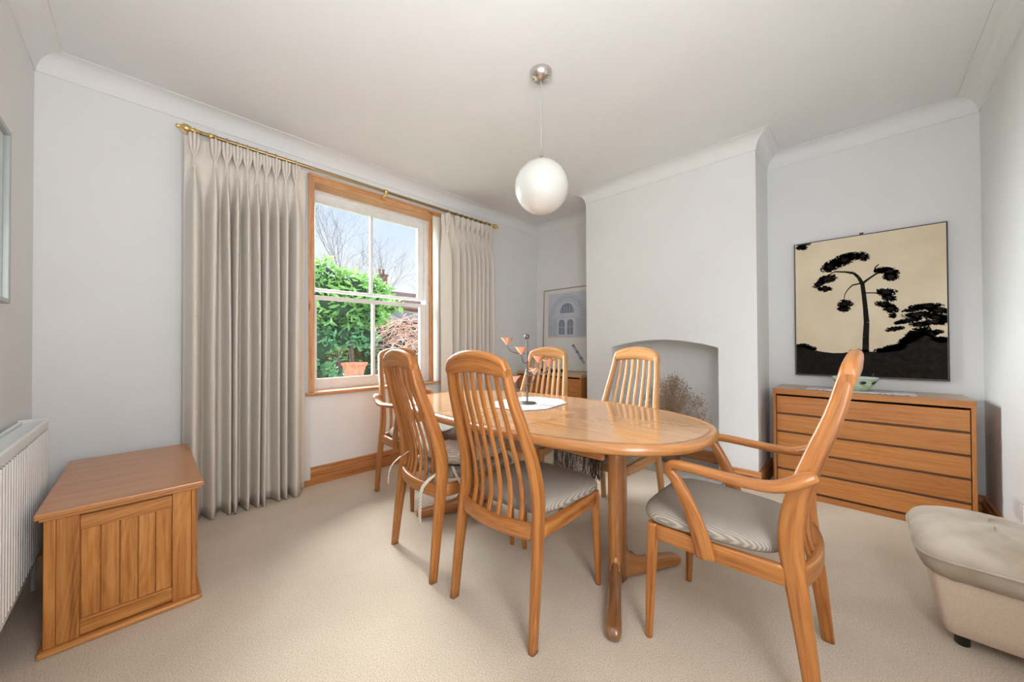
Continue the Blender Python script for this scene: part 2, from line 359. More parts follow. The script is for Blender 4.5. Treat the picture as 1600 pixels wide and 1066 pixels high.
# coving and skirting by mitred offsets
PER = [(XW, YL), (XW, YB), (CX0, YB), (CX0, CY), (CX1, CY), (CX1, YB), (XR, YB), (XR, YL)]
def offs(d):
    out = []; n = len(PER)
    for i in range(n):
        p, c, q = Vector(PER[i-1]), Vector(PER[i]), Vector(PER[(i+1) % n])
        n1 = Vector(((c-p).y, -(c-p).x)).normalized(); n2_ = Vector(((q-c).y, -(q-c).x)).normalized()
        out.append(c + (n1 + n2_)*d)
    return out
def run(prof, i, name, mt, z=0):
    rows = []
    n = len(PER); O = [offs(d) for d, h in prof]
    m_ = M(); L = (Vector(PER[(i+1) % n])-Vector(PER[i])).length
    ra = [(O[k][i].x, O[k][i].y, prof[k][1]) for k in range(len(prof))]; rb = [(O[k][(i+1) % n].x, O[k][(i+1) % n].y, prof[k][1]) for k in range(len(prof))]
    m_.quadgrid([ra, rb], us=[0, L], closed=False, smooth=False)
    o = struct(m_.obj(name, mt)); return o
cz = ZC-.001; D = .098
cp = [(0, cz-D-.002), (.006, cz-D-.002), (.006, cz-D+.006)] + [(.006+(D-.012)*(1-math.cos(a)), cz-D+.006+(D-.012)*math.sin(a)) for a in [PI/2*k/9 for k in range(1, 10)]] + [(D, cz-.006), (D, cz)]
for i in range(8): run(cp, i, 'trim_%d' % (i+1), COVE)
bp = [(.001, 0), (.018, 0), (.018, .095), (.022, .100), (.016, .108), (.012, .120), (.013, .128), (.006, .136), (.001, .136)]
for i, nm in zip(range(8), ('west', 'alcove_left', 'chimney_left', 'chimney', 'chimney_right', 'alcove_right', 'east', 'south')):
    if nm == 'chimney':
        for (a, b, q) in ((CX0-.0, ox0, 0), (ox1, CX1, 1)):
            m_ = M(); xa = a-(.018 if q == 0 else 0); xb = b+(.018 if q == 1 else 0)
            m_.quadgrid([[(xa, CY-d, h) for d, h in bp], [(xb, CY-d, h) for d, h in bp]], us=[0, b-a], closed=False, smooth=False)
            struct(m_.obj('baseboard_chimney_'+('right' if q else 'left'), PINE))
    else: run(bp, i, 'baseboard_'+nm, PINE)
m_ = M(); m_.box(ox0, ox1, CY+nd-.02, CY+nd, 0, .12, .004, 0); struct(m_.obj('baseboard_niche', PINE))
m_ = M(); m_.box(ox0-.06, ox1+.04, CY-.13, CY+nd-.021, 0, .022, .004); tag(m_.obj('hearth_slab', STONE), 'grey slate hearth slab on the floor of the arched chimney niche', 'hearth')

# ------------------------------------------------------------------ window
WX = XW
win = struct(empty('window_1'))
def wbox(name, x0, x1, y0, y1, z0, z1, mt, r=.003, grain=None, par=win):
    a = M(); a.box(x0, x1, y0, y1, z0, z1, r, grain); return a.obj(name, mt, par)
ca, cb, ct = .862, 2.073, 2.385   # casing outer
wbox('architrave', WX-.002, WX+.022, ca, ca+.045, .712, ct, PINEL, .004)
wbox('architrave', WX-.002, WX+.022, cb-.050, cb, .712, ct, PINEL, .004)
wbox('architrave', WX-.002, WX+.0215, ca+.045, cb-.050, ct-.05, ct, PINEL, .004)
wbox('architrave_moulding', WX+.0225, WX+.032, ca, ca+.018, .712, ct, PINEL, .003)
wbox('architrave_moulding', WX+.0225, WX+.032, cb-.018, cb, .712, ct, PINEL, .003)
wbox('architrave_moulding', WX+.0225, WX+.0315, ca+.018, cb-.018, ct-.018, ct, PINEL, .003)
wbox('reveal_lining', WX-.14, WX-.001, cb-.053, cb-.036, .71, ct-.035, PINEL, .002, 2)
wbox('reveal_lining', WX-.14, WX-.001, ca+.03, ca+.046, .71, ct-.035, PINEL, .002, 2)
wbox('reveal_lining', WX-.14, WX-.001, ca+.046, cb-.053, ct-.052, ct-.036, PINEL, .002, 1)
wbox('window_sill', WX-.15, WX+.04, ca-.02, cb+.02, .685, .711, PINEL, .006, 1)
# staff beads on the reveal
for xx in (WX-.045, WX-.095):
    wbox('bead', xx, xx+.016, cb-.064, cb-.0535, .712, ct-.053, PINEL, .002, 2)
# painted box frame
fx0, fx1 = WX-.235, WX-.14
fy0, fy1, fz0, fz1 = .90, 2.035, .705, 2.34
wbox('box_frame', fx0, fx1, fy0, fy0+.032, fz0, fz1, WPAINT, .003)
wbox('box_frame', fx0, fx1, fy1-.045, fy1, fz0, fz1, WPAINT, .003)
wbox('box_frame', fx0, fx1, fy0+.032, fy1-.045, fz1-.03, fz1, WPAINT, .003)
wbox('outer_sill', fx0-.14, fx1-.001, fy0+.032, fy1-.045, .66, .716, WPAINT, .003)
GXi, GXo = WX-.165, WX-.205
def sash(name, gx, z0, z1, rb, rt):
    s_ = empty(name); s_.parent = win
    y0, y1 = fy0+.034, fy1-.047; st = .040; t_ = .019
    wbox('stile', gx-t_, gx+t_, y0, y0+st, z0, z1, WPAINT, .003, None, s_); wbox('stile', gx-t_, gx+t_, y1-.062, y1, z0, z1, WPAINT, .003, None, s_)
    wbox('rail', gx-t_, gx+t_, y0+st, y1-.062, z0, z0+rb, WPAINT, .003, None, s_); wbox('rail', gx-t_, gx+t_, y0+st, y1-.062, z1-rt, z1, WPAINT, .003, None, s_)
    c = (y0+st+y1-.062)/2
    wbox('glazing_bar', gx-t_+.002, gx+t_-.002, c-.012, c+.012, z0+rb, z1-rt, WPAINT, .003, None, s_)
    for a, b in ((y0+st, c-.012), (c+.012, y1-.062)):
        q = M(); q.box(gx-.002, gx+.002, a, b, z0+rb, z1-rt); q.obj('pane', GLASS, s_)
sash('upper_sash', GXo, 1.515, 2.305, .026, .055)
sash('lower_sash', GXi, .717, 1.478, .080, .034)
a = M(); a.box(-3.08, -3.02, 1.83, 1.99, .7115, .720, .004); tag(a.obj('slate_dish', mat('slate_grey', (.16, .18, .2), .4)), 'small flat dark grey dish on the right end of the window sill', 'dish')

# ------------------------------------------------------------------ curtain pole, rings, curtains
RX, RZ = -2.905, 2.385
pole = empty('curtain_pole', (RX, 1.44, RZ), 0, 'long brass curtain pole with ball finials mounted above the window', 'curtain pole')
def pl(o): o.location = (0, 0, 0); return o
wire([(0, .20-1.44, 0), (0, 1.44-1.44, 0), (0, 2.66-1.44, 0)], .0125, 14, k=1).obj('rod', BRASSD, pole)
for s_, yy in ((-1, .235), (1, 2.655)):
    pr = [(.0, 0), (.014, .0), (.014, .02), (.019, .024), (.019, .032), (.012, .038), (.022, .050), (.027, .064), (.025, .078), (.014, .090), (.010, .096), (.013, .104), (.009, .112), (.001, .115)]
    a = M(); rows = [[(r*math.cos(2*PI*j/20), (yy-1.44)+s_*z, r*math.sin(2*PI*j/20)) for j in range(20)] for r, z in pr]
    a.quadgrid(rows, flip=(s_ > 0)); a.obj('finial', BRASS, pole)
for yy in (.285, 1.44, 2.60):
    a = M(); lathe([(0, 0), (.016, 0), (.016, .012), (.008, .016), (.008, .03), (.0, .03)], (0, 0, 0), 12)
    a = wire([(0, yy-1.44, -.014), (-.03, yy-1.44, -.03), (-.107, yy-1.44, -.03)], .007, 10)
    rows = [[(-.109+z, yy-1.44+r*math.cos(2*PI*j/16), -.03+r*math.sin(2*PI*j/16)) for j in range(16)] for r, z in ((.001, .016), (.024, .014), (.028, .006), (.028, 0))]
    a.quadgrid(rows)
    rows = [[(.0+r*math.cos(2*PI*j/16), yy-1.44+z, r*math.sin(2*PI*j/16)) for j in range(16)] for r, z in ((.0135, -.014), (.018, -.012), (.018, .012), (.0135, .014))]
    a.quadgrid(rows); a.obj('bracket', BRASS, pole)
ringm = M(); nn_ = 20; rows = []
for i in range(nn_+1):
    t_ = 2*PI*i/nn_; rows.append([((.026+.0030*math.cos(2*PI*j/8))*math.cos(t_), .0030*math.sin(2*PI*j/8), -.010+(.026+.0030*math.cos(2*PI*j/8))*math.sin(t_)) for j in range(8)])
ringm.quadgrid(rows)
ring0 = ringm.obj('curtain_ring', BRASS, pole)
def smooth01(t): t = max(0, min(1, t)); return t*t*(3-2*t)
def curtain(name, ys, label, grp, zb, xc=-2.905, amp=.060, seed=1, lin=None, edge=0.04, edge2=0.05):
    """ys: y of each pleat"""
    rnd = random.Random(seed); root = empty(name, (xc, (ys[0]+ys[-1])/2, 0), 0, label, 'curtain', grp)
    cx, cy = xc, (ys[0]+ys[-1])/2
    n = len(ys); ZT = RZ-.030; H_ = ZT-zb; NZ = 44
    zs = [0, .01, .03, .05, .07, .085, .10, .115, .13, .15, .18, .22, .28, .36] + [.36+(H_-.36)*k/30 for k in range(1, 31)]
    ph = [rnd.uniform(-1, 1) for _ in range(n)]; am = [rnd.uniform(.8, 1.15) for _ in range(n)]
    rows = []; K = 20
    # bounds between pleats
    bd = [ys[0]-edge] + [(ys[i]+ys[i+1])/2 for i in range(n-1)] + [ys[-1]+edge2]
    for d in zs:
        row = []; z = ZT-d; low = d/H_
        if d < .130: q = d/.130; A = .004+.006*q; b = -.2-.55*smooth01(q)
        else:
            q = smooth01((d-.13)/.30); A = .010+(amp-.010)*q; b = -.75+1.15*q
        for i in range(n):
            y0, y1 = bd[i], bd[i+1]; yc = ys[i]; th = 0
            sway = .006*ph[i]*low*math.sin(low*4+ph[i]*3) + .011*smooth01(low*1.6)*math.cos(th/2)**2*math.sin(i*2.4+seed)
            for j in range(K):
                th = -PI+2*PI*j/K
                s_ = th/(2*PI) + b*(1-.12*abs(ph[i]))/(2*PI)*math.sin(th)          # -.5..+.5
                y = yc + (y1-yc)*2*s_ if s_ > 0 else yc + (yc-y0)*2*s_
                x = A*am[i]*(math.cos(th) + .12*math.cos(2*th)*(1 if d > .115 else 0))
                # triple pinch above and just below
                pin = math.exp(-((d-.06)/.05)**2); x += .006*math.cos(3*th)*pin
                x += .010*low*math.sin(ph[i]*5+th*.5)
                row.append((x-.012*(1-smooth01((d-.08)/.2)), y-cy+sway*(1+.3*math.cos(th)), z + (.012*math.sin(ph[i]*7+th)*0 if d < H_ else .008*ph[i]*math.cos(th*.5))))
        row.append((row[-1][0], bd[-1]-cy, z)); rows.append(row)
    a = M(); a.quadgrid(rows, closed=False); o = a.obj('drape', CURT, root)
    md = o.modifiers.new('thick', 'SOLIDIFY'); md.thickness = .002; md.offset = 0
    if lin:
        rows = []
        for d in (0.02, .5, 1.0, 1.5, H_-.04):
            rows.append([(-.085+.006*math.sin(k*1.3+d), lin[0]+(lin[1]-lin[0])*k/14-cy, ZT-d) for k in range(15)])
        a = M(); a.quadgrid(rows, closed=False); a.obj('lining', LINING, root)
    for y in ys:
        pm = M()
        for q in (-1, 0, 1):
            vloft_pts = [(.012+.006*(q == 0), (y-cy)+q*.0175, ZT+.006, .036, .0185), (.016+.006*(q == 0), (y-cy)+q*.0185, ZT-.04, .044, .020), (.012+.004*(q == 0), (y-cy)+q*.0135, ZT-.085, .036, .015), (.006, (y-cy)+q*.0048, ZT-.125, .022, .0080), (.006, (y-cy)+q*.0060, ZT-.15, .024, .009), (-.006, (y-cy)+q*.008, ZT-.19, .020, .008), (-.03, (y-cy)+q*.006, ZT-.24, .010, .006)]
            S_ = sect(12, 2.3); pp = crom(vloft_pts, 5); pm.tube([[(p[0]+a_*p[3]/2, p[1]+b_*p[4]/2, p[2]) for a_, b_ in S_] for p in pp])
        pm.obj('pinch_pleat', CURT, root)
        r = ring0.copy(); COL.objects.link(r); r.parent = pole; r.location = (0, y-1.44, 0)
    return root
yl = [.205, .305, .362, .415, .468, .522, .575, .630, .690, .752]
curtain('curtain', yl, 'long cream pinch-pleated curtain on the left of the window beside the oak chest', 'cream curtains on the brass pole', .012, seed=3, lin=(.17, .875), edge=.045, edge2=.075)
yr = [2.075, 2.185, 2.255, 2.32, 2.385, 2.45, 2.515, 2.575, 2.635]
curtain('curtain', yr, 'cream pinch-pleated curtain on the right of the window, behind the dining table', 'cream curtains on the brass pole', .012, seed=8, lin=(1.965, 2.68), edge=.055)
COL.objects.unlink(ring0); bpy.data.objects.remove(ring0)

# ------------------------------------------------------------------ dining chairs
PY = [(0.0, 0.0), (.20, .022), (.38, .046), (.50, .058), (.62, .042), (.75, .002), (.87, -.039), (.96, -.061), (1.0, -.067)]
def prof_y(z):
    for (a, b), (c, d) in zip(PY, PY[1:]):
        if a <= z <= c: return b + (d-b)*(z-a)/(c-a)
    return PY[-1][1]
def make_chair(name, label, arms=False, wood_=OAK, cat='chair', grp=None):
    t = empty(name, (0, 0, 0), 0, label, cat, grp)
    X = [(0, .211, .027, .037), (.20, .207, .029, .046), (.38, .200, .031, .056), (.50, .194, .031, .063), (.62, .186, .030, .060), (.75, .173, .029, .055), (.87, .159, .028, .048), (.96, .149, .027, .041), (.985, .147, .025, .036)]
    for s_ in (-1, 1):
        vloft([(s_*x, prof_y(z), z, wx, wy) for z, x, wx, wy in X], e=3.2).obj('rear_post', wood_, t)
    # crest rail
    rows = []; S = sect(16, 3); NXR = 24
    for i in range(NXR+1):
        u = -1+2*i/NXR; x = u*.162; q = 1-u*u
        hi = 1.004+.046*q**.8; lo = .946+.020*q; e_ = max(0, abs(u)-.9)/.1
        if e_: hi -= .020*e_**2; lo += .004*e_**2
        yc = -.065-.014*q; th = .041*(1-.12*e_**2)
        rows.append([(x, yc+a_*th/2-(b_*.004), (hi+lo)/2+b_*(hi-lo)/2) for a_, b_ in S])
    a = M(); a.tube(rows); a.obj('crest_rail', wood_, t)
    # slats
    for k in range(6):
        xt = (k-2.5)*.0405; xb = (k-2.5)*.0515; P = []
        for z in (.405, .47, .54, .62, .70, .78, .87, .97):
            q = (z-.405)/.565; x = xb+(xt-xb)*q; bow = (.034-.020*q)*(1-(x/.175)**2)
            P.append((x, prof_y(z)-bow+.002+.010*math.exp(-((z-.5)/.07)**2), z, .0205, .0115))
        vloft(P, e=3.5, n=12, k=3).obj('slat', wood_, t)
    # seat rails
    P = []
    for i in range(9):
        u = -1+2*i/8; P.append((u*.198, .046-.038*(1-u*u), .390, .026, .062-.006*(1-u*u)))
    sweep(P, e=5, n=16, k=2, up=(0, 0, 1), round_=False).obj('rear_rail', wood_, t)
    for s_ in (-1, 1):
        sweep([(s_*.199, .062, .392, .024, .060), (s_*.205, .25, .388, .024, .058), (s_*.208, .452, .392, .024, .054)], e=5, n=16, k=4, round_=False).obj('side_rail', wood_, t)
    sweep([(-.20, .456, .394, .022, .052), (.20, .456, .394, .022, .052)], e=5, n=16, k=1, round_=False).obj('front_rail', wood_, t)
    for s_ in (-1, 1):
        vloft([(s_*.2125, .472, 0, .024, .024), (s_*.211, .468, .12, .029, .030), (s_*.208, .462, .28, .036, .036), (s_*.205, .456, .418, .038, .038)], e=2.2).obj('front_leg', wood_, t)
    # upholstered seat
    out = []
    for j in range(56):
        a_ = 2*PI*j/56; c, q = math.cos(a_), math.sin(a_)
        yy = math.copysign(abs(q)**(2/4.6), q); xx = math.copysign(abs(c)**(2/4.6), c)
        hw = .190+(.245-.190)*(yy+1)/2
        out.append((xx*hw*(1-.02*(1-abs(yy))), .288+yy*.216+.012*(1-xx*xx)*(yy > 0)))
    pr = [(.030, .421), (.010, .424), (.002, .432), (.0, .444), (.004, .456), (.014, .466), (.030, .472), (.07, .477), (.12, .479), (.17, .480), (.20, .480)]
    loft_outline(out, pr, 0, .288).obj('seat', CORD, t)
    if arms:
        for s_ in (-1, 1):
            P = [(.222, .276, .368, .024, .060), (.229, .292, .44, .025, .056), (.237, .322, .53, .027, .047), (.243, .362, .61, .030, .038), (.246, .383, .636, .034, .036), (.246, .372, .656, .038, .032), (.246, .330, .660, .042, .031), (.246, .24, .655, .046, .030), (.243, .16, .651, .048, .030), (.236, .10, .653, .052, .032), (.226, .058, .666, .058, .036), (.216, .024, .686, .060, .038), (.211, .002, .698, .050, .031)]
            sweep([(s_*p[0], *p[1:]) for p in P], e=2.4, n=16, k=5, side=(1, 0, 0)).obj('armrest', wood_, t)
    return t
c1 = make_chair('dining_chair', 'oak slat-back dining chair with a tufted cream cushion tied to its seat')
c1.location = (-1.597, .925, 0); c1.rotation_euler = (0, 0, math.radians(-4.8)); c1['group'] = 'oak dining chairs round the table'
c2 = copy_tree(c1); c2['label'] = 'nearest oak slat-back dining chair, seen from behind, with a bare ribbed grey seat'
c2.location = (-1.034, .932, 0); c2.rotation_euler = (0, 0, math.radians(3.0))
c4 = make_chair('dining_chair', 'pale oak dining chair across the table, in front of the low cabinet and framed print', False, OAKL, 'chair', 'oak dining chairs round the table')
c4.location = (-1.735, 2.13, 0); c4.rotation_euler = (0, 0, PI+math.radians(12.8))
c5 = copy_tree(c4); c5['label'] = 'oak dining chair in front of the fireplace niche with a fringed throw on its seat'
c5.location = (-1.085, 2.235, 0); c5.rotation_euler = (0, 0, PI-math.radians(3))
a1 = make_chair('armchair', 'oak dining armchair at the right end of the table, side-on to view', True, OAK, 'armchair', 'oak carver chairs at the table ends')
a1.location = (-.092, 1.505, 0); a1.rotation_euler = (0, 0, PI/2)
a2 = copy_tree(a1); a2['label'] = 'oak dining armchair at the far left end of the table under the window'
a2.location = (-2.555, 1.40, 0); a2.rotation_euler = (0, 0, -PI/2+math.radians(2))

# ------------------------------------------------------------------ dining table
TX, TY = -1.31, 1.495
tb = empty('dining_table', (TX, TY, 0), 0, 'oval extending oak dining table with two splayed pedestal bases', 'table')
HA, HB = .912, .49
def tout(ins, n=120, e=2.5):
    o = []
    for j in range(n):
        a_ = 2*PI*j/n; c, s_ = math.cos(a_), math.sin(a_)
        o.append((math.copysign(abs(c)**(2/e), c)*(HA-ins), math.copysign(abs(s_)**(2/e), s_)*(HB-ins)))
    return o
prof = [(.055, .678), (.020, .680), (.008, .684), (.001, .692), (0, .700), (.002, .709), (.007, .716), (.015, .720), (.034, .7205), (.034, .7165)]
rows = [[(x, y, z) for x, y in tout(i_)] for i_, z in prof]
rr = [[r[j] for r in rows] for j in range(120)]; rr.append(rr[0])
a = M(); a.quadgrid(rr, closed=False, flip=True); a.obj('rim', TABR, tb)
# three top panels (two end leaves and one insert), split along the width
inner = tout(.0342, 240); cuts = [-HA, -.26, .26, HA]
for k in range(3):
    x0, x1 = cuts[k]+.0006, cuts[k+1]-.0006
    def hy(x):
        u = min(1, abs(x)/(HA-.0342)); return (HB-.0342)*(1-u**2.5)**(1/2.5)
    xs = [x0+(x1-x0)*i/40 for i in range(41)]
    if k == 0: xs = [x0+.035+(x1-x0-.035)*(1-math.cos(PI/2*i/40)) for i in range(41)]
    if k == 2: xs = [x1-.035-(x1-x0-.035)*(1-math.cos(PI/2*i/40)) for i in range(41)][::-1]
    a = M(); rows = []
    for x in xs:
        h_ = hy(x); rows.append([(x, -h_, .7195), (x, h_, .7195)])
    a.quadgrid(rows, us=[x for x in xs], vs=[0, .9, .9], closed=False, smooth=False, flip=True)
    a.f and None
    # map grain along the table length
    for i, fc in enumerate(a.f): a.uv[i] = [(a.v[q][0], a.v[q][1]) for q in fc]
    rows2 = [[(x, -hy(x), .69), (x, hy(x), .69)] for x in xs]; a.quadgrid(rows2, closed=False, smooth=False)
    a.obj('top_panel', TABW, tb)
for s_ in (-1, 1):   # apron under the top
    a = M(); a.box(-.62, .62, s_*.30-.012, s_*.30+.012, .635, .679, .003); a.obj('apron', TABR, tb)
for sx in (-1, 1):
    for sy in (-1, 1):
        # column member flowing into a splayed foot
        bx, by = sx*.505, 0.018*sy
        a = M(); tip = Vector((sx*.665, sy*.315)); base = Vector((bx, sy*.0)); dr = (tip-base).normalized()
        # column board
        c0 = base + dr*.026
        v_ = vloft([(c0.x, c0.y, .0, .052, .052), (c0.x, c0.y, .3, .052, .052), (c0.x, c0.y, .68, .052, .052)], e=4, n=16, k=2)
        # foot
        P = []
        for q, h_, w_ in ((.02, .115, .046), (.07, .105, .046), (.12, .082, .048), (.20, .072, .050), (.28, .064, .052), (.335, .052, .052), (.352, .036, .044)):
            p = base+dr*q; P.append((p.x, p.y, h_/2+.001, w_, h_))
        sweep(P, e=3.2, n=16, k=5, mesh=v_)
        # cove fillet
        S = sect(12, 3); rows = []
        for i in range(9):
            th = PI/2*i/8; rad = .05
            q = .05+rad*(1-math.sin(th)); z = .10+rad*(1-math.cos(th))
            p0 = base+dr*.03; p1 = base+dr*(q); nrm = Vector((-dr.y, dr.x))*.021
            rows.append([(p0.x+nrm.x, p0.y+nrm.y, z), (p1.x+nrm.x, p1.y+nrm.y, z), (p1.x-nrm.x, p1.y-nrm.y, z), (p0.x-nrm.x, p0.y-nrm.y, z)])
        v_.tube(rows)
        o = v_.obj('leg', TABR, tb)
        if sy == -1 and sx == 1:
            sweep([(base.x+dr.x*.05, base.y+dr.y*.05, .0585, .052, .117), (base.x+dr.x*.10, base.y+dr.y*.10, .051, .052, .100), (base.x+dr.x*.14, base.y+dr.y*.14, .0415, .053, .081), (base.x+dr.x*.22, base.y+dr.y*.22, .0375, .054, .073), (base.x+dr.x*.30, base.y+dr.y*.30, .033, .057, .063), (base.x+dr.x*.345, base.y+dr.y*.345, .027, .056, .052), (base.x+dr.x*.362, base.y+dr.y*.362, .021, .046, .036)], e=3, n=16, k=4).obj('foot_cover', FOOT, tb)['label'] = 'darker glossy wooden foot'

# mat and candelabra
om = M(); mo = []
for (x, y) in ((-.19, -.10), (-.10, -.22), (.10, -.22), (.19, -.10), (.19, .13), (.10, .24), (-.10, .24), (-.19, .13)): mo.append((x, y))
loft_outline(mo, [(.004, 0), (0, .0015), (0, .0035), (.004, .005)], 0, 0, smooth=False, mesh=om)
o = om.obj('table_mat', LACE); o.location = (-1.405, 1.57, .7205); o.rotation_euler = (0, 0, math.radians(8)); tag(o, 'white embroidered eight-sided mat under the candle holder on the dining table', 'mat')
ca_ = empty('candelabra', (-1.392, 1.555, .7257), yaw, 'dark iron candle stand with copper cone cups on the dining table', 'candle holder')
lathe([(.001, 0), (.050, 0), (.052, .003), (.050, .006), (.012, .008), (.006, .011), (.001, .012)]).obj('base', IRON, ca_)
lathe([(.0055, .005), (.0055, .37)], n=12).obj('stem', IRON, ca_)
bm = bmesh.new(); bmesh.ops.create_uvsphere(bm, u_segments=20, v_segments=12, radius=.016); a = M(); a.addbm(bm); a.sm = [True]*len(a.f); o = a.obj('knob', IRON, ca_); o.location = (0, 0, .388)
for az, rr_, zc in ((180, .116, .385), (250, .105, .332), (303, .11, .285), (2, .125, .258), (62, .105, .205), (132, .11, .158)):
    c, s_ = math.cos(math.radians(az)), math.sin(math.radians(az)); zb_ = zc-.045
    ar = wire([(0, 0, zb_-.048), (c*rr_*.3, s_*rr_*.3, zb_-.050), (c*rr_*.7, s_*rr_*.7, zb_-.042), (c*rr_*.95, s_*rr_*.95, zb_-.018), (c*rr_, s_*rr_, zb_+.006)], .0028, 8).obj('arm', IRON, ca_)
    q = M(); lathe([(.004, 0), (.036, .040), (.037, .041), (.036, .042), (.003, .006), (.001, .006)], (c*rr_, s_*rr_, zb_), 20, q); q.obj('cup', COPPER, ar)
    lathe([(.0085, -.004), (.0085, .004)], (0, 0, zb_-.048), 10, caps=True).obj('collar', IRON, ar)

# tufted cushion on the left near chair
cu = empty('seat_cushion', c1.location, math.radians(-4.8), 'tufted cream woven cushion tied onto the left near dining chair', 'cushion')
rows = []; NU = 64
def cring(rad, z, dz=0, pin=0):
    ring = []
    for j in range(NU):
        a_ = 2*PI*j/NU; e_ = 3.4; c, q_ = math.cos(a_), math.sin(a_)
        sx_, sy_ = math.copysign(abs(c)**(2/e_), c), math.copysign(abs(q_)**(2/e_), q_)
        near = abs(((a_*4/(2*PI)+.5) % 1)-.5)          # 0 on the four axes, .5 on the corners
        cr_f = math.exp(-(near/.10)**2)
        R_ = rad*(1-.05*cr_f*pin)
        ring.append((sx_*R_*.222, .285+sy_*R_*.205, z-pin*.030*cr_f+dz*math.cos(2*a_)))
    return ring
rows = [cring(.04, .482), cring(.80, .482)]
for k in range(1, 12):
    an = -PI/2+PI*k/12; rows.append(cring(.80+.20*math.cos(an), .530+.048*math.sin(an), 0, .5*max(0, math.sin(an))))
for rad, z, pn_ in ((.80, .579, 1), (.68, .584, 1), (.55, .582, 1), (.42, .572, .9), (.30, .556, .7), (.20, .536, .5), (.10, .512, .2), (.03, .500, 0)): rows.append(cring(rad, z, 0, pn_))
bot = []
a = M(); a.tube(rows); a.obj('pad', CUSH, cu)
lathe([(.001, .0), (.012, .002), (.014, .006), (.008, .011), (.001, .012)], (0, .29, .492), 14).obj('button', CUSH, cu)
def tie(P, wd=.017):
    return sweep([(*p, wd, .003) for p in P], e=4, n=8, k=5, side=(1, .15, 0), round_=False).obj('tie', CUSH, cu)
tie([(-.16, .08, .50), (-.19, .03, .47), (-.215, -.015, .42), (-.222, -.028, .37), (-.224, -.03, .325)], .010)
tie([(.165, .07, .475), (.168, .0, .445), (.164, -.033, .405), (.158, -.036, .33), (.150, -.034, .245)], .022)
tie([(.215, .10, .50), (.232, .11, .46), (.240, .14, .40), (.250, .17, .34), (.256, .19, .27)], .020)

# fringed throw on the far right chair
th = empty('fringed_throw', c5.location, c5.rotation_euler[2], 'dark grey-brown fringed woollen throw over the front of the seat by the fireplace', 'throw')
rows = []
for i in range(15):
    y = .20+.32*min(1, i/10) if i <= 10 else .52+.006
    z = .4845 if i <= 8 else (.478 if i == 9 else (.468 if i == 10 else .468-.016*(i-10)))
    rows.append([(-.10+.30*k/20, y+.004*math.sin(k*1.9), z+.0015*math.sin(k*1.3+i)) for k in range(21)])
a = M(); a.quadgrid(rows, closed=False); o = a.obj('cloth', THROW, th); sd = o.modifiers.new('t', 'SOLIDIFY'); sd.thickness = .006
fm = M(); rnd = random.Random(5)
for k in range(120):
    x = -.12+.335*rnd.random(); z0 = .42-.012*rnd.random(); L = rnd.uniform(.05, .085); y = .527+rnd.uniform(-.006, .008)
    wire([(x, y, z0+.04), (x+rnd.uniform(-.01, .01), y+.004, z0-L*.4), (x+rnd.uniform(-.015, .015), y+rnd.uniform(-.004, .006), z0-L)], .0021, 5, fm, 3)
tag(fm.obj('fringe', THROW, th), kind='stuff')
fm2 = M()
for k in range(40):
    x = -.12+.335*rnd.random(); z0 = .41; L = rnd.uniform(.03, .075); y = .530+rnd.uniform(-.004, .008)
    wire([(x, y, z0+.03), (x+rnd.uniform(-.01, .01), y+.004, z0-L*.4), (x+rnd.uniform(-.015, .015), y, z0-L)], .0021, 5, fm2, 3)
tag(fm2.obj('fringe', CUSH, th), 'pale fringe strands', kind='stuff')

# ------------------------------------------------------------------ pendant lamp
pn = empty('pendant_lamp', (-1.255, 1.53, ZC), 0, 'white opal glass globe pendant hanging over the dining table', 'ceiling lamp')
lathe([(.060, -.002), (.060, -.010), (.056, -.026), (.044, -.042), (.026, -.052), (.010, -.056), (.001, -.057)]).obj('ceiling_rose', CHROME, pn)
wire([(0, 0, -.05), (0, 0, -.25), (0, 0, -.44)], .0028, 8).obj('cord', CABLE, pn)
lathe([(.003, -.42), (.006, -.45), (.011, -.492), (.030, -.496), (.034, -.503)], n=20).obj('ferrule', CHROME, pn)
bm = bmesh.new(); bmesh.ops.create_uvsphere(bm, u_segments=56, v_segments=36, radius=.147); a = M(); a.addbm(bm); a.sm = [True]*len(a.f); o = a.obj('globe_shade', OPAL, pn); o.location = (0, 0, -.645)
lathe([(.001, 0), (.004, -.001), (.004, -.012), (.001, -.013)], (.035, .02, -.045), 10).obj('screw', CHROME, pn)

# ------------------------------------------------------------------ oak chest (left)
oc = empty('oak_chest', (-2.42, -.042, 0), 0, 'low oak chest with a tongue-and-groove panelled front beside the radiator', 'chest')
def cb_(name, x0, x1, y0, y1, z0, z1, mt, r=.003, g=None, par=oc):
    a = M(); p = par
    ofs = Vector((0, 0, 0)); q = par
    while q is not None: ofs += q.location; q = q.parent
    a.box(x0-ofs.x, x1-ofs.x, y0-ofs.y, y1-ofs.y, z0-ofs.z, z1-ofs.z, r, g); return a.obj(name, mt, par)
fx = -2.025
cb_('carcass', -2.82, fx-.014, -.243, .158, .02, .468, CAB, .002, 0)
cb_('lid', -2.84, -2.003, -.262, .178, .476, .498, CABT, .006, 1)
cb_('lid_moulding', -2.83, -2.014, -.252, .168, .4655, .4755, CAB, .004, 1)
cb_('plinth', -2.83, -2.008, -.256, .172, 0, .020, CAB, .006, 1)
cb_('corner_post', fx-.013, fx, -.243, -.216, .021, .465, CAB, .002, 2)
cb_('stile', fx-.013, fx, -.2155, -.162, .021, .465, CAB, .002, 2)
cb_('stile', fx-.013, fx, .081, .139, .021, .465, CAB, .002, 2)
cb_('corner_post', fx-.013, fx, .1395, .158, .021, .465, CAB, .002, 2)
cb_('top_rail', fx-.013, fx-.001, -.1615, .0805, .405, .456, CAB, .002, 1)
cb_('bottom_rail', fx-.013, fx-.001, -.1615, .0805, .028, .082, CAB, .002, 1)
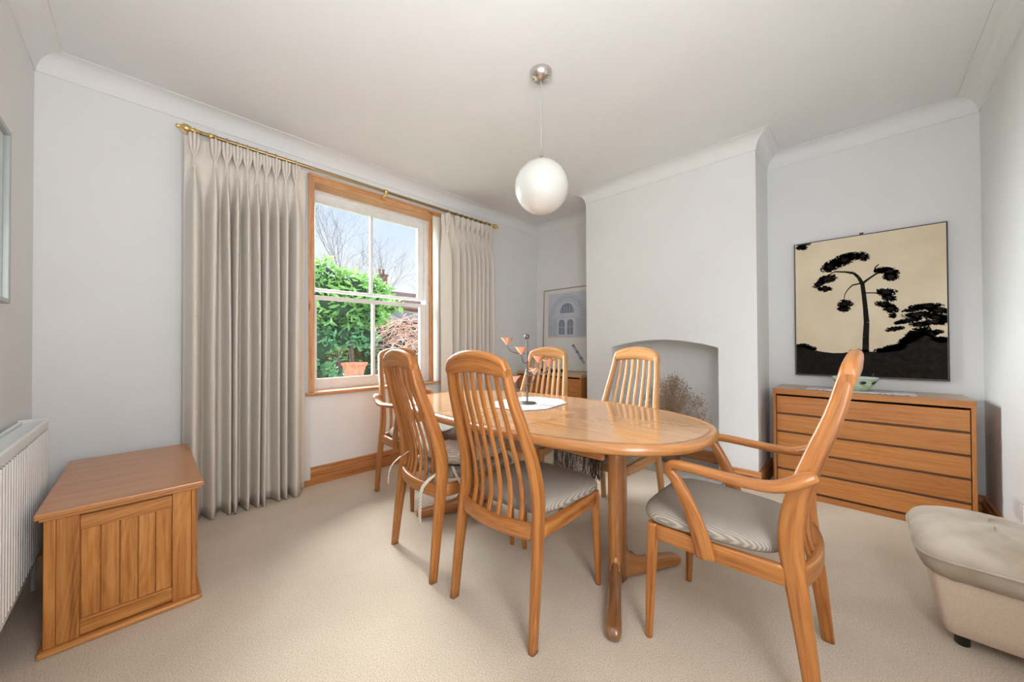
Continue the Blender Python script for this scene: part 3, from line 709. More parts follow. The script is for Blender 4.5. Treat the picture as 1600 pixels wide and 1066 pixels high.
for k in range(5):
    y0 = -.161+.0482*k; cb_('board', fx-.013, fx-.006, y0+.0012, y0+.0470, .083, .4045, CAB, .0025, 2)

# ------------------------------------------------------------------ radiator
rd = empty('radiator', (-1.9, -.34, 0), 0, 'white ribbed panel radiator on the left wall', 'radiator')
X0, X1 = -2.59, -1.22
a = M(); ra, rb = [], []
k = 0; x = X0
prf = []
while x < X1-.01:
    prf += [(x, -.302), (x+.006, -.296), (x+.020, -.296), (x+.026, -.302)]; x += .0335
prf.append((X1, -.302))
a.quadgrid([[(px+1.9, py+.34, .235) for px, py in prf], [(px+1.9, py+.34, .705) for px, py in prf]], closed=False, smooth=False, flip=True); a.obj('front_panel', RADW, rd)
cb_('top_header', X0, X1, -.312, -.2985, .7055, .745, RADW, .004, 0, rd); cb_('bottom_header', X0, X1, -.312, -.2985, .212, .2345, RADW, .004, 0, rd)
cb_('rear_panel', X0, X1, -.380, -.368, .212, .745, RADW, .004, 0, rd)
cb_('end_cap', X0-.008, X0-.0005, -.382, -.300, .215, .752, RADW, .004, 2, rd)
for k in range(60):
    xx = X0+.03+k*.022
    if xx > X1-.02: break
    cb_('convector_fin', xx, xx+.002, -.367, -.313, .24, .735, RADW, 0, 2, rd)
cb_('valve', X0-.03, X0-.009, -.352, -.328, .21, .26, WPAINT, .006, 2, rd); a = wire([(-.71, .0, .21), (-.71, 0, .1), (-.71, 0, .0)], .008, 10).obj('pipe', WPAINT, rd)
for xx in (X0+.15, X1-.15): cb_('wall_bracket', xx, xx+.03, YL+.001, -.381, .3, .7, RADW, .002, 2, rd)
# framed picture, left wall
pf = empty('wall_picture', (-1.95, YL, 1.58), 0, 'grey metal framed picture above the radiator on the left wall', 'picture')
for nm, b_ in (('frame', (-2.425, -2.405, 1.24, 1.925)), ('frame', (-1.50, -1.48, 1.24, 1.925)), ('frame', (-2.405, -1.50, 1.24, 1.26)), ('frame', (-2.405, -1.50, 1.905, 1.925))):
    cb_(nm, b_[0], b_[1], YL+.001, YL+.025, b_[2], b_[3], GREYF, .003, None, pf)
cb_('picture_sheet', -2.405, -1.50, YL+.004, YL+.010, 1.26, 1.905, mat('pale_sheet', (.62, .66, .64), .25), 0, None, pf)
cb_('glazing', -2.405, -1.50, YL+.013, YL+.016, 1.26, 1.905, GLASS, 0, None, pf)

# ------------------------------------------------------------------ chest of drawers
cd_ = empty('chest_of_drawers', (0, 3.36, 0), 0, 'wide five-drawer oak veneer chest under the pine tree picture', 'chest of drawers')
x0, x1, yf, yb, zt = -.455, .453, 3.17, 3.53, .745
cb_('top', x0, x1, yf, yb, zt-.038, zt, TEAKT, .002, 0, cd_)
cb_('top_edge', x0, x1, yf-.003, yf-.0005, zt-.038, zt, TEAK, .001, 0, cd_)
cb_('side', x0, x0+.018, yf, yb, 0, zt-.0385, TEAK, .002, 2, cd_); cb_('side', x1-.018, x1, yf, yb, 0, zt-.0385, TEAK, .002, 2, cd_)
cb_('back_panel', x0+.0185, x1-.0185, yb-.01, yb, .0, zt-.0385, RECESS, 0, 0, cd_)
zs_ = [.703, .572, .444, .314, .180, .048]
for k in range(5):
    zh, zl = zs_[k]-.004, zs_[k+1]+.004
    d_ = cb_('drawer', x0+.021, x1-.021, yf+.002, yf+.022, zl, zh-.006, TEAK, .003, 0, cd_)
    cb_('drawer_gap_shade', x0+.021, x1-.021, yf+.004, yf+.010, zs_[k+1]-.010, zs_[k+1]+.0035, RECESS, .001, 0, cd_)  # dark strip closing the gap between drawers, its colour imitates shade
    cb_('drawer_box', x0+.03, x1-.03, yf+.0225, yb-.02, zl+.01, zh-.02, RECESS, 0, 0, cd_)
cb_('dust_panel', x0+.0185, x1-.0185, yf+.024, yf+.030, .0, zt-.0285, RECESS, 0, 0, cd_) if False else None
cb_('plinth', x0+.0185, x1-.0185, yf+.004, yf+.020, 0, .046, TEAK, .002, 0, cd_)
# runner + bowl
rn = empty('runner_cloth', (-.015, 3.32, zt), 0, 'white embroidered runner cloth on top of the chest of drawers', 'cloth')
rows = []
for i in range(25):
    x = -.252+.505*i/24; rows.append([(x, y_, .002+.0015*math.sin(i*1.7+y_*40)) for y_ in [-.10+.2*k/8 for k in range(9)]])
a = M(); a.quadgrid(rows, closed=False); o = a.obj('cloth', LACE, rn); sd = o.modifiers.new('t', 'SOLIDIFY'); sd.thickness = .0025
rnd = random.Random(2)
sc_ = M()
for i in range(64):
    x = -.25+.5*i/63; sc_.quadgrid([[(x-.004, -.098, .003), (x+.004, -.098, .003)], [(x-.003, -.108-rnd.random()*.004, .0015), (x+.003, -.108, .0015)]], closed=False, smooth=False)
for sx in (-1, 1):
    for i in range(26):
        y = -.098+.196*i/25; sc_.quadgrid([[(sx*.250, y-.003, .003), (sx*.250, y+.003, .003)], [(sx*.262, y-.003, .0015), (sx*.262, y+.003, .0015)]], closed=False, smooth=False)
o = tag(sc_.obj('lace_edge', LACE, rn), kind='stuff'); sd = o.modifiers.new('t', 'SOLIDIFY'); sd.thickness = .0015
for x in (-.20, -.165, .10, .125, .155, .215): 
    cbm = M(); cbm.box(x-.007, x+.007, -.112, -.104, .0035, .0055, .001); cbm.obj('embroidered_flower', REDS, rn)
bw = empty('pottery_bowl', (-.028, 3.33, zt+.0045), 0, 'green glazed pottery bowl with dark oval spots on the white runner', 'bowl')
lathe([(.001, 0), (.045, 0), (.048, .004), (.070, .016), (.092, .040), (.108, .066), (.118, .088)], n=48).obj('body', BOWLM, bw)
lathe([(.118, .088), (.116, .090), (.110, .087), (.100, .064), (.084, .040), (.060, .018), (.02, .010), (.001, .010)], n=48).obj('inner_glaze', BOWLI, bw)
for az in (-150, -105, -68, -30, 10, 50, 90, 130):
    c, s_ = math.cos(math.radians(az)), math.sin(math.radians(az)); r_ = .1045; zc = .060
    pts = []
    for k in range(14):
        a_ = 2*PI*k/14; dt = .018*math.cos(a_); dz = .011*math.sin(a_); rr_ = .1035+.62*dz+.0012
        an = math.radians(az)+dt/r_; pts.append((rr_*math.cos(an), rr_*math.sin(an), zc+dz))
    a = M(); a.poly(pts); a.obj('painted_spot', NAVY, bw)
sweep([(.085, .03, .088, .004, .004), (.088, .03, .105, .003, .003), (.092, .03, .116, .003, .003)], e=2, n=8, k=2).obj('twig', BARK, bw)

# ------------------------------------------------------------------ pine tree picture (canvas over chest)
PX0, PX1, PZ0, PZ1, PYY = -.362, .405, .823, 1.838, YB-.032
pt = empty('pine_tree_picture', ((PX0+PX1)/2, YB, (PZ0+PZ1)/2), 0, 'large black-framed cream picture of a silhouetted pine tree above the chest', 'picture')
cb_('backing', PX0, PX1, PYY, YB-.001, PZ0, PZ1, BLACKP, .002, None, pt)
cb_('print_sheet', PX0+.007, PX1-.007, PYY-.0016, PYY-.0002, PZ0+.007, PZ1-.007, CANV, 0, None, pt)
ink = M(); PL = Vector(((PX0+PX1)/2, YB, (PZ0+PZ1)/2))
PC = [(97, 103), (1160, -56), (1177, 1050), (100, 1003)]
# homography from the artwork's own corner marks (u across 0..1, v down 0..1) by direct linear solve
def homog(src, dst):
    A = []; B = []
    for (x, y), (u, v) in zip(src, dst):
        A.append([x, y, 1, 0, 0, 0, -u*x, -u*y]); B.append(u); A.append([0, 0, 0, x, y, 1, -v*x, -v*y]); B.append(v)
    n = 8
    for i in range(n):
        p = max(range(i, n), key=lambda r: abs(A[r][i])); A[i], A[p] = A[p], A[i]; B[i], B[p] = B[p], B[i]
        for r in range(n):
            if r != i:
                q = A[r][i]/A[i][i]
                for c in range(i, n): A[r][c] -= q*A[i][c]
                B[r] -= q*B[i]
    h = [B[i]/A[i][i] for i in range(n)]
    def f(x, y):
        w_ = h[6]*x+h[7]*y+1; return ((h[0]*x+h[1]*y+h[2])/w_, (h[3]*x+h[4]*y+h[5])/w_)
    return f
hm = homog(PC, [(0, 0), (1, 0), (1, 1), (0, 1)])
def art(x, y, lift=0):
    u, v = hm(x, y); u = min(max(u, .010), .990); v = min(max(v, .008), .992)
    return (PX0+(PX1-PX0)*u-PL.x, PYY-.0024-lift-PL.y, PZ1-(PZ1-PZ0)*v-PL.z)
def strip(P, W):
    for (p, q, a_, b_) in zip(P, P[1:], W, W[1:]):
        d = Vector((q[0]-p[0], q[1]-p[1])).normalized(); n_ = Vector((-d.y, d.x))
        ink.poly([art(p[0]+n_.x*a_/2, p[1]+n_.y*a_/2), art(q[0]+n_.x*b_/2, q[1]+n_.y*b_/2), art(q[0]-n_.x*b_/2, q[1]-n_.y*b_/2), art(p[0]-n_.x*a_/2, p[1]-n_.y*a_/2)])
strip([(590, 845), (592, 740), (598, 640), (590, 540), (580, 450), (570, 372)], [48, 44, 40, 34, 32, 30])
strip([(572, 380), (545, 330), (510, 300), (450, 292), (375, 290)], [30, 24, 18, 12, 8])
strip([(575, 368), (620, 335), (665, 305), (700, 290)], [18, 13, 12, 10]); strip([(655, 285), (660, 262), (685, 238)], [12, 10, 6])
strip([(552, 372), (500, 383), (470, 412), (448, 445), (440, 490)], [10, 9, 7, 6, 5]); strip([(590, 437), (640, 436), (700, 440)], [8, 7, 6])
strip([(725, 450), (740, 500)], [7, 6]); strip([(1000, 560), (1015, 640), (1050, 710)], [9, 9, 12]); strip([(375, 292), (320, 320), (280, 345)], [7, 5, 4]); strip([(545, 200), (515, 215)], [5, 4])
rnd = random.Random(11)
def clump(cx, cy, rx, ry, rot=0, dens=1.0):
    cr, sr = math.cos(math.radians(rot)), math.sin(math.radians(rot)); pts = []
    for k in range(22):
        a_ = 2*PI*k/22; q = rnd.uniform(.62, 1.12); pts.append((cx+rx*q*math.cos(a_)*cr-ry*q*math.sin(a_)*sr, cy+rx*q*math.cos(a_)*sr+ry*q*math.sin(a_)*cr))
    c0 = (cx, cy)
    for k in range(22): ink.poly([art(*c0), art(*pts[k]), art(*pts[(k+1) % 22])])
    for k in range(int(rx*ry/12*dens)+24):
        a_ = rnd.uniform(0, 2*PI); q = rnd.uniform(.5, 1.14); x = cx+rx*q*math.cos(a_)*cr-ry*q*math.sin(a_)*sr; y = cy+rx*q*math.cos(a_)*sr+ry*q*math.sin(a_)*cr
        l = rnd.uniform(3, 12); h_ = rnd.uniform(2, 5); t_ = rnd.uniform(-.6, .6)
        ink.poly([art(x-l, y+t_*l), art(x, y-h_), art(x+l, y-t_*l), art(x, y+h_)])
for c in ((440, 210, 88, 36, -20), (360, 245, 75, 34, -28), (575, 185, 42, 28, 10), (500, 185, 50, 26, -10), (330, 340, 62, 26, -12), (270, 375, 40, 18, -25), (312, 408, 46, 18, 0), (448, 512, 50, 26, 0), (440, 545, 40, 20, 0),
          (745, 285, 78, 24, 6), (765, 325, 52, 28, 0), (700, 280, 50, 16, -10), (735, 430, 68, 24, 0), (755, 470, 46, 24, 10), (720, 515, 66, 18, 5), (765, 545, 52, 26, 10), (780, 595, 26, 16, 0),
          (1010, 530, 110, 20, -4), (930, 550, 80, 16, -8), (1100, 560, 75, 22, 6), (960, 585, 110, 18, -4), (1090, 605, 85, 22, 0), (900, 625, 80, 18, -10), (830, 640, 40, 12, -14), (1050, 640, 90, 16, 0), (795, 685, 62, 15, -8), (960, 655, 60, 16, 0), (1090, 705, 42, 14, 0), (1130, 625, 40, 30, 0),
          (165, 100, 48, 16, -10), (150, 125, 36, 12, 0), (950, 720, 90, 40, -20), (870, 770, 70, 30, -30), (780, 820, 90, 24, -10), (700, 835, 50, 14, 0), (1110, 760, 70, 18, 0), (150, 800, 50, 12, 0), (210, 818, 40, 12, 10), (550, 838, 60, 10, 0), (1050, 720, 40, 20, 0)):
    clump(*c)
G = [(97, 806), (160, 800), (210, 815), (240, 835), (300, 845), (360, 852), (430, 852), (520, 838), (600, 842), (660, 845), (720, 825), (780, 805), (830, 785), (870, 745), (920, 715), (960, 700), (1010, 705), (1050, 730), (1120, 748), (1170, 745)]
for p, q in zip(G, G[1:]): ink.poly([art(p[0], p[1]), art(q[0], q[1]), art(q[0], 1070), art(p[0], 1070)])
ink.obj('printed_silhouette', INK, pt)
cb_('hanging_hook', .005, .025, PYY-.002, PYY+.004, PZ1+.0005, PZ1+.012, BLACKP, .001, None, pt)

# ------------------------------------------------------------------ left alcove cabinet, print, book
lc = empty('low_cabinet', (-2.53, 3.35, 0), 0, 'low oak veneer cabinet in the left alcove behind the dining table', 'cabinet')
cb_('top', -2.985, -2.072, 3.15, 3.55, .717, .745, TEAKT, .002, 0, lc)
cb_('side', -2.985, -2.967, 3.152, 3.55, 0, .7165, TEAK, .002, 2, lc); cb_('side', -2.090, -2.072, 3.152, 3.55, 0, .7165, TEAK, .002, 2, lc)
cb_('back_panel', -2.966, -2.091, 3.53, 3.54, 0, .7165, RECESS, 0, 0, lc); cb_('plinth', -2.966, -2.091, 3.165, 3.18, 0, .05, TEAK, .002, 0, lc)
for xa, xb in ((-2.964, -2.530), (-2.526, -2.092)):
    d_ = cb_('door', xa, xb, 3.154, 3.172, .052, .700, TEAK, .004, 0, lc)
    cb_('door_panel', xa+.03, xb-.03, 3.150, 3.1535, .085, .670, TEAK, .0015, 0, d_)
ap = empty('architectural_print', (-2.53, 3.53, .745), 0, 'white framed print of an arched facade leaning above the low cabinet', 'picture')
ap.rotation_euler = (math.radians(-2.0), 0, 0)
AW, AH = .72, 1.005
def apb(name, x0, x1, z0, z1, y0, y1, mt, par=ap): a = M(); a.box(x0, x1, y0, y1, z0, z1, .001); return a.obj(name, mt, par)
ox = -.36
apb('frame', ox, ox+.008, 0, AH, -.012, .006, mat('thin_wood_frame', (.42, .30, .22), .4)); apb('frame', ox+AW-.008, ox+AW, 0, AH, -.012, .006, bpy.data.materials['thin_wood_frame'])
apb('frame', ox+.008, ox+AW-.008, 0, .008, -.012, .006, bpy.data.materials['thin_wood_frame']); apb('frame', ox+.008, ox+AW-.008, AH-.008, AH, -.012, .006, bpy.data.materials['thin_wood_frame'])
apb('print_sheet', ox+.008, ox+AW-.008, .008, AH-.008, -.002, .004, PAPER)
pic = M(); pd = M(); pk = M(); pg = M(); plt_ = M()
def fl_(m_, x0, x1, z0, z1, y=-.0035): m_.poly([(x0, y, z0), (x1, y, z0), (x1, y, z1), (x0, y, z1)])
gx0, gx1, gz0, gz1 = -.285, .275, .40, .95
fl_(plt_, gx0, gx1, gz0, gz1, -.0028)
cxm, czm = .0, .66
for (r0, r1, m_) in ((.262, .268, pic), (.236, .256, plt_), (.225, .230, pd), (.195, .215, plt_), (.185, .188, pic)):
    for k in range(40):
        a0, a1_ = PI*k/40, PI*(k+1)/40
        if m_ is plt_ and k % 2: continue
        mm2 = pic if m_ is plt_ else m_
        mm2.poly([(cxm+r0*math.cos(a0), -.0036, czm+r0*math.sin(a0)), (cxm+r1*math.cos(a0), -.0036, czm+r1*math.sin(a0)), (cxm+r1*math.cos(a1_), -.0036, czm+r1*math.sin(a1_)), (cxm+r0*math.cos(a1_), -.0036, czm+r0*math.sin(a1_))])
def archwin(cx, z0, w_, h_, m_):
    pts = [(cx-w_/2, -.0040, z0), (cx+w_/2, -.0040, z0)] + [(cx+w_/2*math.cos(PI*k/12), -.0040, z0+h_+w_/2*math.sin(PI*k/12)) for k in range(13)]
    m_.poly(pts)
archwin(cxm, .70, .20, .02, pd); archwin(-.075, .44, .085, .14, pd); archwin(.05, .44, .085, .14, pd)
for cx in (-.075, .05):
    fl_(pk, cx-.002, cx+.002, .44, .60, -.0043); fl_(pk, cx-.04, cx+.04, .53, .533, -.0043)
for k in range(5): fl_(pk, cxm-.08+.04*k-.002, cxm-.08+.04*k+.002, .70, .78, -.0043)
for k in range(22):
    z = gz0+.02+k*.025
    for (xa, xb) in ((gx0, -.245), (.245, gx1)) if z > .64 else ((gx0, -.14), (.115, gx1)):
        fl_(pic, xa, xb, z, z+.003)
for k in range(9):
    fl_(pd, -.275+k*.014, -.272+k*.014, .42, .64); fl_(pd, .135+k*.015, .138+k*.015, .42, .64)
fl_(pic, gx0, gx1, .648, .654); fl_(pg, gx0, -.02, .405, .425); fl_(pg, .02, .1, .405, .425)
for k in range(9):
    xx, zz = .10+k*.018, .31-k*.024
    archwin(xx, zz-.02, .042, .012, pd if k % 3 == 0 else pic)
plt_.obj('printed_wash', BLUEL, ap); tag(pic.obj('printed_arches', BLUEI, ap), kind='stuff'); tag(pd.obj('printed_openings', BLUED, ap), kind='stuff'); pk.obj('printed_mullions', PAPER, ap); pg.obj('printed_base', PINKI, ap)
a = M(); a.box(-2.80, -2.50, 3.28, 3.45, .7455, .775, .003); tag(a.obj('dark_book', BLACKP), 'black book lying flat on the low cabinet beneath the framed print', 'book')

# ------------------------------------------------------------------ dried flowers
df = empty('dried_flowers', (-1.22, 3.26, .022), 0, 'bunch of brown dried flowers in the arched fireplace niche', 'dried flowers')
lathe([(.001, 0), (.06, 0), (.085, .05), (.09, .12), (.07, .19), (.05, .22), (.055, .24), (.045, .238), (.04, .2), (.001, .19)], n=32).obj('vase', mat('brown_pottery', (.22, .14, .09), .4), df)
rnd = random.Random(4); sm_, hd = M(), M()
for k in range(210):
    a_ = rnd.uniform(0, 2*PI); tl = rnd.uniform(.0, .30); hgt = rnd.uniform(.28, .66)*(1-.35*(tl/.30)**2); c, s_ = math.cos(a_), math.sin(a_)
    x, y = c*tl*1.0, s_*tl*.45
    x += .03
    P = [(c*.02, s_*.02, .2), (x*.5, y*.5, .22+hgt*.45), (x, y, .1+hgt)]
    wire(P, .0011, 3, sm_, 2)
    for q in range(9):
        px_, py_, pz_ = x+rnd.gauss(0, .02), y+rnd.gauss(0, .018), .1+hgt+rnd.gauss(0, .028); r_ = rnd.uniform(.003, .0075)
        wire([(x, y, .08+hgt), (px_, py_, pz_)], .0006, 3, sm_, 1)
        i0 = len(hd.v); hd.v += [(px_, py_, pz_+r_), (px_+r_, py_, pz_), (px_, py_+r_, pz_), (px_-r_, py_, pz_), (px_, py_-r_, pz_), (px_, py_, pz_-r_)]
        for t3 in ((0, 1, 2), (0, 2, 3), (0, 3, 4), (0, 4, 1), (5, 2, 1), (5, 3, 2), (5, 4, 3), (5, 1, 4)): hd.f.append([i0+q_ for q_ in t3]); hd.uv.append([(0, 0)]*3); hd.sm.append(False)
tag(sm_.obj('stems', DRY, df), kind='stuff'); tag(hd.obj('flower_heads', DRY, df), kind='stuff')

# ------------------------------------------------------------------ footstool
ft = empty('footstool', (.335, 2.14, 0), 0, 'beige velvet upholstered footstool with piped cushion beside the chest of drawers', 'footstool')
def ro(hx, hy_, e=5, n=72):
    o = []
    for j in range(n):
        a_ = 2*PI*j/n; c, s_ = math.cos(a_), math.sin(a_); o.append((math.copysign(abs(c)**(2/e), c)*hx, math.copysign(abs(s_)**(2/e), s_)*hy_))
    return o
rows = []
for z, q in ((.045, -.042), (.052, -.036), (.10, -.026), (.18, -.012), (.25, .0), (.262, .0), (.27, -.03)): rows.append([(x*(1+q/.18), y*(1+q/.19), z) for x, y in ro(.165, .198, 12)])
a = M(); a.tube(rows); a.obj('base', OTTB, ft)
O_ = ro(.198, .238, 6, 96); rows = []
for ins, z in ((.05, .250), (.030, .254), (.014, .268), (.004, .292), (.0, .322)):
    rows.append([(x*(1-ins/.198), y*(1-ins/.238), z+.0015*math.sin(j*1.1)) for j, (x, y) in enumerate(O_)])
rnd = random.Random(9)
for ins, z in ((.0, .326), (.004, .342), (.014, .358), (.030, .372), (.055, .386), (.085, .397), (.12, .404), (.15, .408), (.18, .410), (.195, .410)):
    puck = math.sin(0)
    rows.append([(x*(1-ins/.198), y*(1-ins/.238), z+(.0022*math.sin(j*2.3)*math.exp(-ins/.02)) + .004*math.sin(x*14+y*9)*(ins > .05)) for j, (x, y) in enumerate(O_)])
a = M(); a.tube(rows); o = a.obj('cushion', VELV, ft)
P = [(x*1.008, y*1.006, .324) for x, y in O_]; P.append(P[0])
rows = []
for i, p in enumerate(P):
    c = Vector(p); T = (Vector(P[(i+1) % (len(P)-1)])-Vector(P[(i-1) % (len(P)-1)])).normalized(); n_ = Vector((T.y, -T.x, 0))
    rows.append([tuple(c+n_*.0042*math.cos(2*PI*j/8)+Vector((0, 0, .0042*math.sin(2*PI*j/8)))) for j in range(8)])
a = M(); a.quadgrid(rows); a.obj('piping', VELV, ft)
for sx in (-1, 1):
    for sy in (-1, 1): lathe([(.001, 0), (.016, 0), (.019, .003), (.019, .036), (.022, .046), (.001, .046)], (sx*.085, sy*.115, 0), 18).obj('foot', BLACKPL, ft)
# socket
so = empty('wall_socket', (XR, 2.9, .27), 0, 'pale double socket low on the right wall by the footstool', 'socket')
cb_('plate', XR-.008, XR-.0005, 2.83, 2.97, .23, .315, WPAINT, .002, 1, so); cb_('switch', XR-.011, XR-.0085, 2.86, 2.872, .285, .30, WPAINT, .001, 1, so)

# ------------------------------------------------------------------ garden
a = M(); a.box(-60, XW-.29, -30, 60, -.45, -.35); struct(a.obj('ground', GRASS))
def leafmesh(m_, c, size, rnd):
    d = Vector((rnd.gauss(0, 1), rnd.gauss(0, 1), rnd.gauss(.1, .7))).normalized(); s_ = d.cross(Vector((rnd.gauss(0, 1), rnd.gauss(0, 1), rnd.gauss(0, 1)))).normalized(); n_ = d.cross(s_)
    L = size; W_ = size*.36; c = Vector(c); P = [c, c+d*L*.5+s_*W_*.5+n_*W_*.15, c+d*L, c+d*L*.5-s_*W_*.5+n_*W_*.15, c+d*L*.5]
    i = len(m_.v); m_.v += [tuple(p) for p in P]
    for t3 in ((0, 1, 4), (1, 2, 4), (2, 3, 4), (3, 0, 4)): m_.f.append([i+q for q in t3]); m_.uv.append([(0, 0)]*3); m_.sm.append(False)
def bush(name, blobs, size, mt, label, core=True, dens=900, seed=1):
    rnd = random.Random(seed); y_ = sum(b[1] for b in blobs)/len(blobs); x_ = sum(b[0] for b in blobs)/len(blobs)
    root = empty(name, (x_, y_, -.35), 0, label, 'bush'); m_ = M(); cm = M()
    for (bx, by, bz, rx, ry, rz) in blobs:
        nl = int(dens*(rx*ry+ry*rz+rx*rz)/.3)
        for k in range(nl):
            d = Vector((rnd.gauss(0, 1), rnd.gauss(0, 1), rnd.gauss(0, 1))).normalized(); q = rnd.uniform(.78, 1.08)
            leafmesh(m_, (bx-x_+d.x*rx*q, by-y_+d.y*ry*q, bz+.35+d.z*rz*q), size*rnd.uniform(.7, 1.25), rnd)
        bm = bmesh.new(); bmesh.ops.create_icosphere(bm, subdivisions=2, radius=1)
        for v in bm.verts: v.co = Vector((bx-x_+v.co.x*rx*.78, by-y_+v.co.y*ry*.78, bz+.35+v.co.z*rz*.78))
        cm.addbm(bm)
    tag(m_.obj('foliage', mt, root), kind='stuff'); tag(cm.obj('inner_growth', mat(name+'_shade', (.012, .03, .012), 1), root), kind='stuff')  # dark core lumps stand in for the shade inside the foliage
    st = M()
    for k in range(2):
        b = blobs[k % len(blobs)]; wire([(rnd.uniform(-.15, .15), rnd.uniform(-.2, .2), 0), ((b[0]-x_)*.5, (b[1]-y_)*.5, (b[2]+.35)*.6), (b[0]-x_, b[1]-y_, b[2]+.35)], [.04, .03, .012], 6, st)
    st.obj('stem', SHEDW, root); return root
bush('laurel_bush', [(-5.0, 1.55, 1.88, .4, .30, .30), (-5.0, 1.95, 1.80, .4, .32, .26), (-5.05, 2.25, 1.78, .35, .26, .26), (-5.0, 1.70, 1.55, .4, .4, .25), (-5.1, 2.15, 1.50, .35, .38, .18), (-5.2, 2.58, 1.66, .3, .15, .10)], .115, LEAF,
     'bright green laurel bush seen through the left panes of the window', dens=480, seed=2)
bush('ivy_hedge', [(-5.0, 1.45, 1.05, .35, .32, .40), (-4.9, 1.42, .55, .35, .33, .35), (-5.15, 1.85, 1.22, .3, .3, .22), (-5.1, 1.75, .45, .3, .3, .3), (-5.3, 2.25, 1.2, .25, .22, .16), (-5.9, 2.45, .75, .3, .35, .7)], .085, LEAFD,
     'dark green ivy hedge filling the lower left of the window view', dens=520, seed=5)
# shed
sh = empty('garden_shed', (-7.2, 4.2, -.35), 0, 'dark timber shed with a grey felt roof behind the brambles', 'shed')
for k in range(18):
    y0 = 1.6+k*.25; a = M(); a.box(-.02, .02, y0-4.2, y0+.242-4.2, 0, 1.66+.35+.0, .004, 2); o = a.obj('board', SHEDW, sh)
a = M(); P0 = [(-.1+.2, 1.5-4.2, 1.98), (.3-.2, 6.2-4.2, 1.98)]
a.box(-1.6, .12, 1.5-4.2, 6.2-4.2, 2.02, 2.12, .01); o = a.obj('roof', ROOFF, sh); a = M(); a.box(.121, .15, 1.5-4.2, 6.2-4.2, 1.93, 2.14, .005, 1); a.obj('fascia', ROOFF, sh)
# brambles
br = empty('bramble_thicket', (-5.6, 3.05, -.35), 0, 'tangle of reddish bare bramble stems outside the right panes', 'bush'); rnd = random.Random(12); bmz = M()
for k in range(520):
    x, y = rnd.uniform(-.5, .5), rnd.uniform(-.32, .95); h_ = rnd.uniform(.3, 1.85)
    d = Vector((rnd.gauss(0, .25), rnd.gauss(0, .45), rnd.gauss(.05, .22)))
    p = Vector((x, y, h_)); wire([p-d*.6, p+Vector((0, 0, .06)), p+d*.7+Vector((0, 0, -.03))], [.007, .005, .002], 4, bmz, 3)
tag(bmz.obj('stems', TWIG, br), kind='stuff')
# bare trees
def tree(x, y, h_, label, seed, spread=.42, depth=6):
    rnd = random.Random(seed); root = empty('bare_tree', (x, y, -.35), 0, label, 'tree'); m_ = M()
    def grow(p, d, L, r, n_):
        q = p+d*L; mid = p+d*L*.5+Vector((rnd.gauss(0, .04), rnd.gauss(0, .04), 0))*L
        wire([p, mid, q], [r, r*.8, r*.6], 5 if n_ > 2 else 3, m_, 2)
        if n_ == 0: return
        for k in range(3 if n_ > 1 else 3):
            nd_ = (d+Vector((rnd.gauss(0, spread), rnd.gauss(0, spread), rnd.gauss(.12, .25)))).normalized(); grow(q if k else mid, nd_, L*rnd.uniform(.62, .85), r*.55, n_-1)
    grow(Vector((0, 0, 0)), Vector((0, 0, 1)), h_*.33, h_*.0085, depth); m_.obj('branches', BARK, root); return root
tree(-12, 8.8, 5.2, 'bare winter tree seen through the upper right window pane', 3)
tree(-10, 3.9, 5.2, 'bare winter tree seen through the upper left window pane', 21)
tree(-19, 9.6, 7.0, 'bare winter tree seen behind the glazing bar of the upper sash', 34)
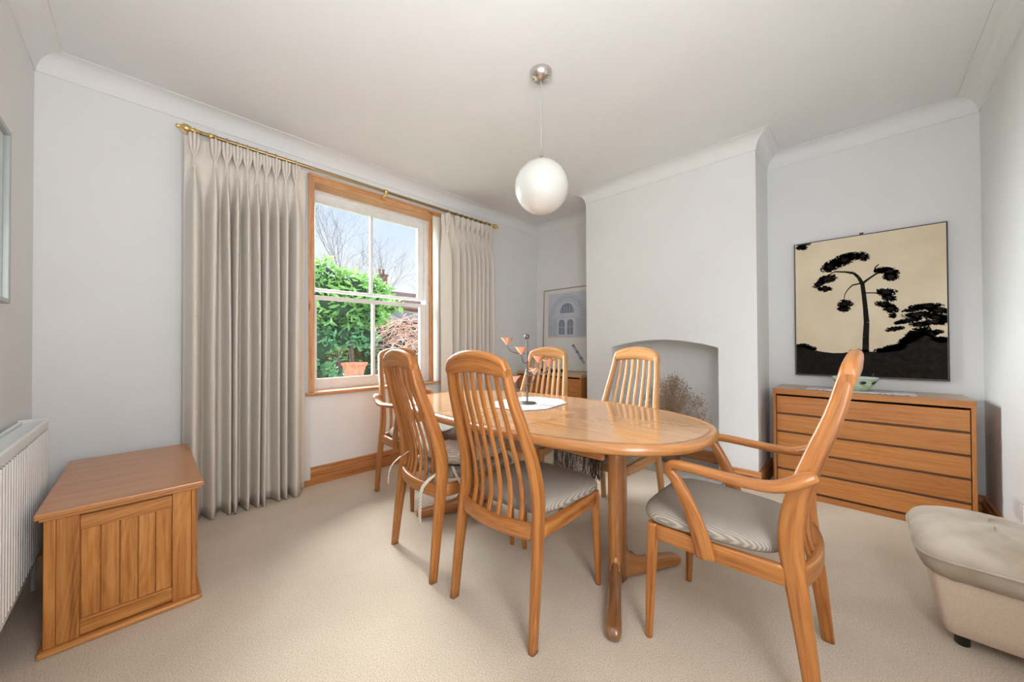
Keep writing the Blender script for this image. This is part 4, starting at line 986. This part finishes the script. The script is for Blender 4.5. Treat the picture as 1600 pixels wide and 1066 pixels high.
# distant houses
hs = empty('brick_house', (-26, 15.0, -.35), 0, 'distant brick house with a chimney seen low in the upper right pane', 'house')
a = M(); a.box(-4, 0, -2.2, 6, 0, 4.4); a.obj('wall', BRICK, hs)
a = M(); a.poly([(0.2, -2.4, 4.3), (.2, 6.2, 4.3), (-2, 6.2, 5.9), (-2, -2.4, 5.9)]); a.poly([(-4.2, 6.2, 4.3), (-4.2, -2.4, 4.3), (-2, -2.4, 5.9), (-2, 6.2, 5.9)]); a.obj('roof', TILE, hs)
a = M(); a.box(-2.3, -1.6, -1.9, -1.2, 5.2, 7.0, .02); k = a.obj('chimney_stack', BRICK, hs); a = M(); a.box(-2.36, -1.54, -1.96, -1.14, 7.0, 7.15); a.obj('chimney_cap', TILE, k)
for yy in (-1.72, -1.4): lathe([(.11, 7.15), (.10, 7.5), (.13, 7.52), (.13, 7.58), (.08, 7.58)], (-1.95, yy, 0), 12).obj('chimney_pot', TERRA, k)
for yy in (-1.0, 1.6, 4.0):
    a = M(); a.box(0.0, .04, yy, yy+1.0, 2.6, 3.9); f_ = a.obj('window', WPAINT, hs); a = M(); a.box(.041, .05, yy+.08, yy+.92, 2.7, 3.8); a.obj('pane', mat('dark_glass', (.05, .06, .08), .1), f_)
# terracotta pot
po = empty('terracotta_pot', (-4.3, 1.735, .35), 0, 'flared terracotta pot standing on a ledge just outside the window', 'plant pot')
def sqring(r, z, e=7): return [(math.copysign(abs(math.cos(2*PI*(j+.5)/40))**(2/e), math.cos(2*PI*(j+.5)/40))*r, math.copysign(abs(math.sin(2*PI*(j+.5)/40))**(2/e), math.sin(2*PI*(j+.5)/40))*r, z) for j in range(40)]
a = M(); a.tube([sqring(r, z) for r, z in ((.085, 0), (.088, .15), (.092, .30), (.100, .40), (.118, .47), (.135, .505), (.145, .515), (.145, .535), (.125, .535), (.115, .49), (.03, .47))]); o = a.obj('body', TERRA, po); po.rotation_euler = (0, 0, .45); po.scale = (.80, .80, .96)
a = M()
for k in range(12):
    a_ = 2*PI*k/12; wire([(.101, .018*math.cos(a_), .36+.018*math.sin(a_)), (.105, .035*math.cos(a_+.3), .36+.035*math.sin(a_+.3))], .004, 4, a, 1)
a.obj('moulded_flower', mat('terracotta_shade', (.36, .16, .12), .9), po)
a = M(); a.box(-4.7, -3.9, 1.1, 2.6, -.35, .35, .01); tag(a.obj('garden_ledge', noisy('old_stone', (.30, .29, .26), (.44, .43, .40), 9, .9, .2, .004)), 'low stone ledge outside the window carrying the terracotta pot', 'wall')
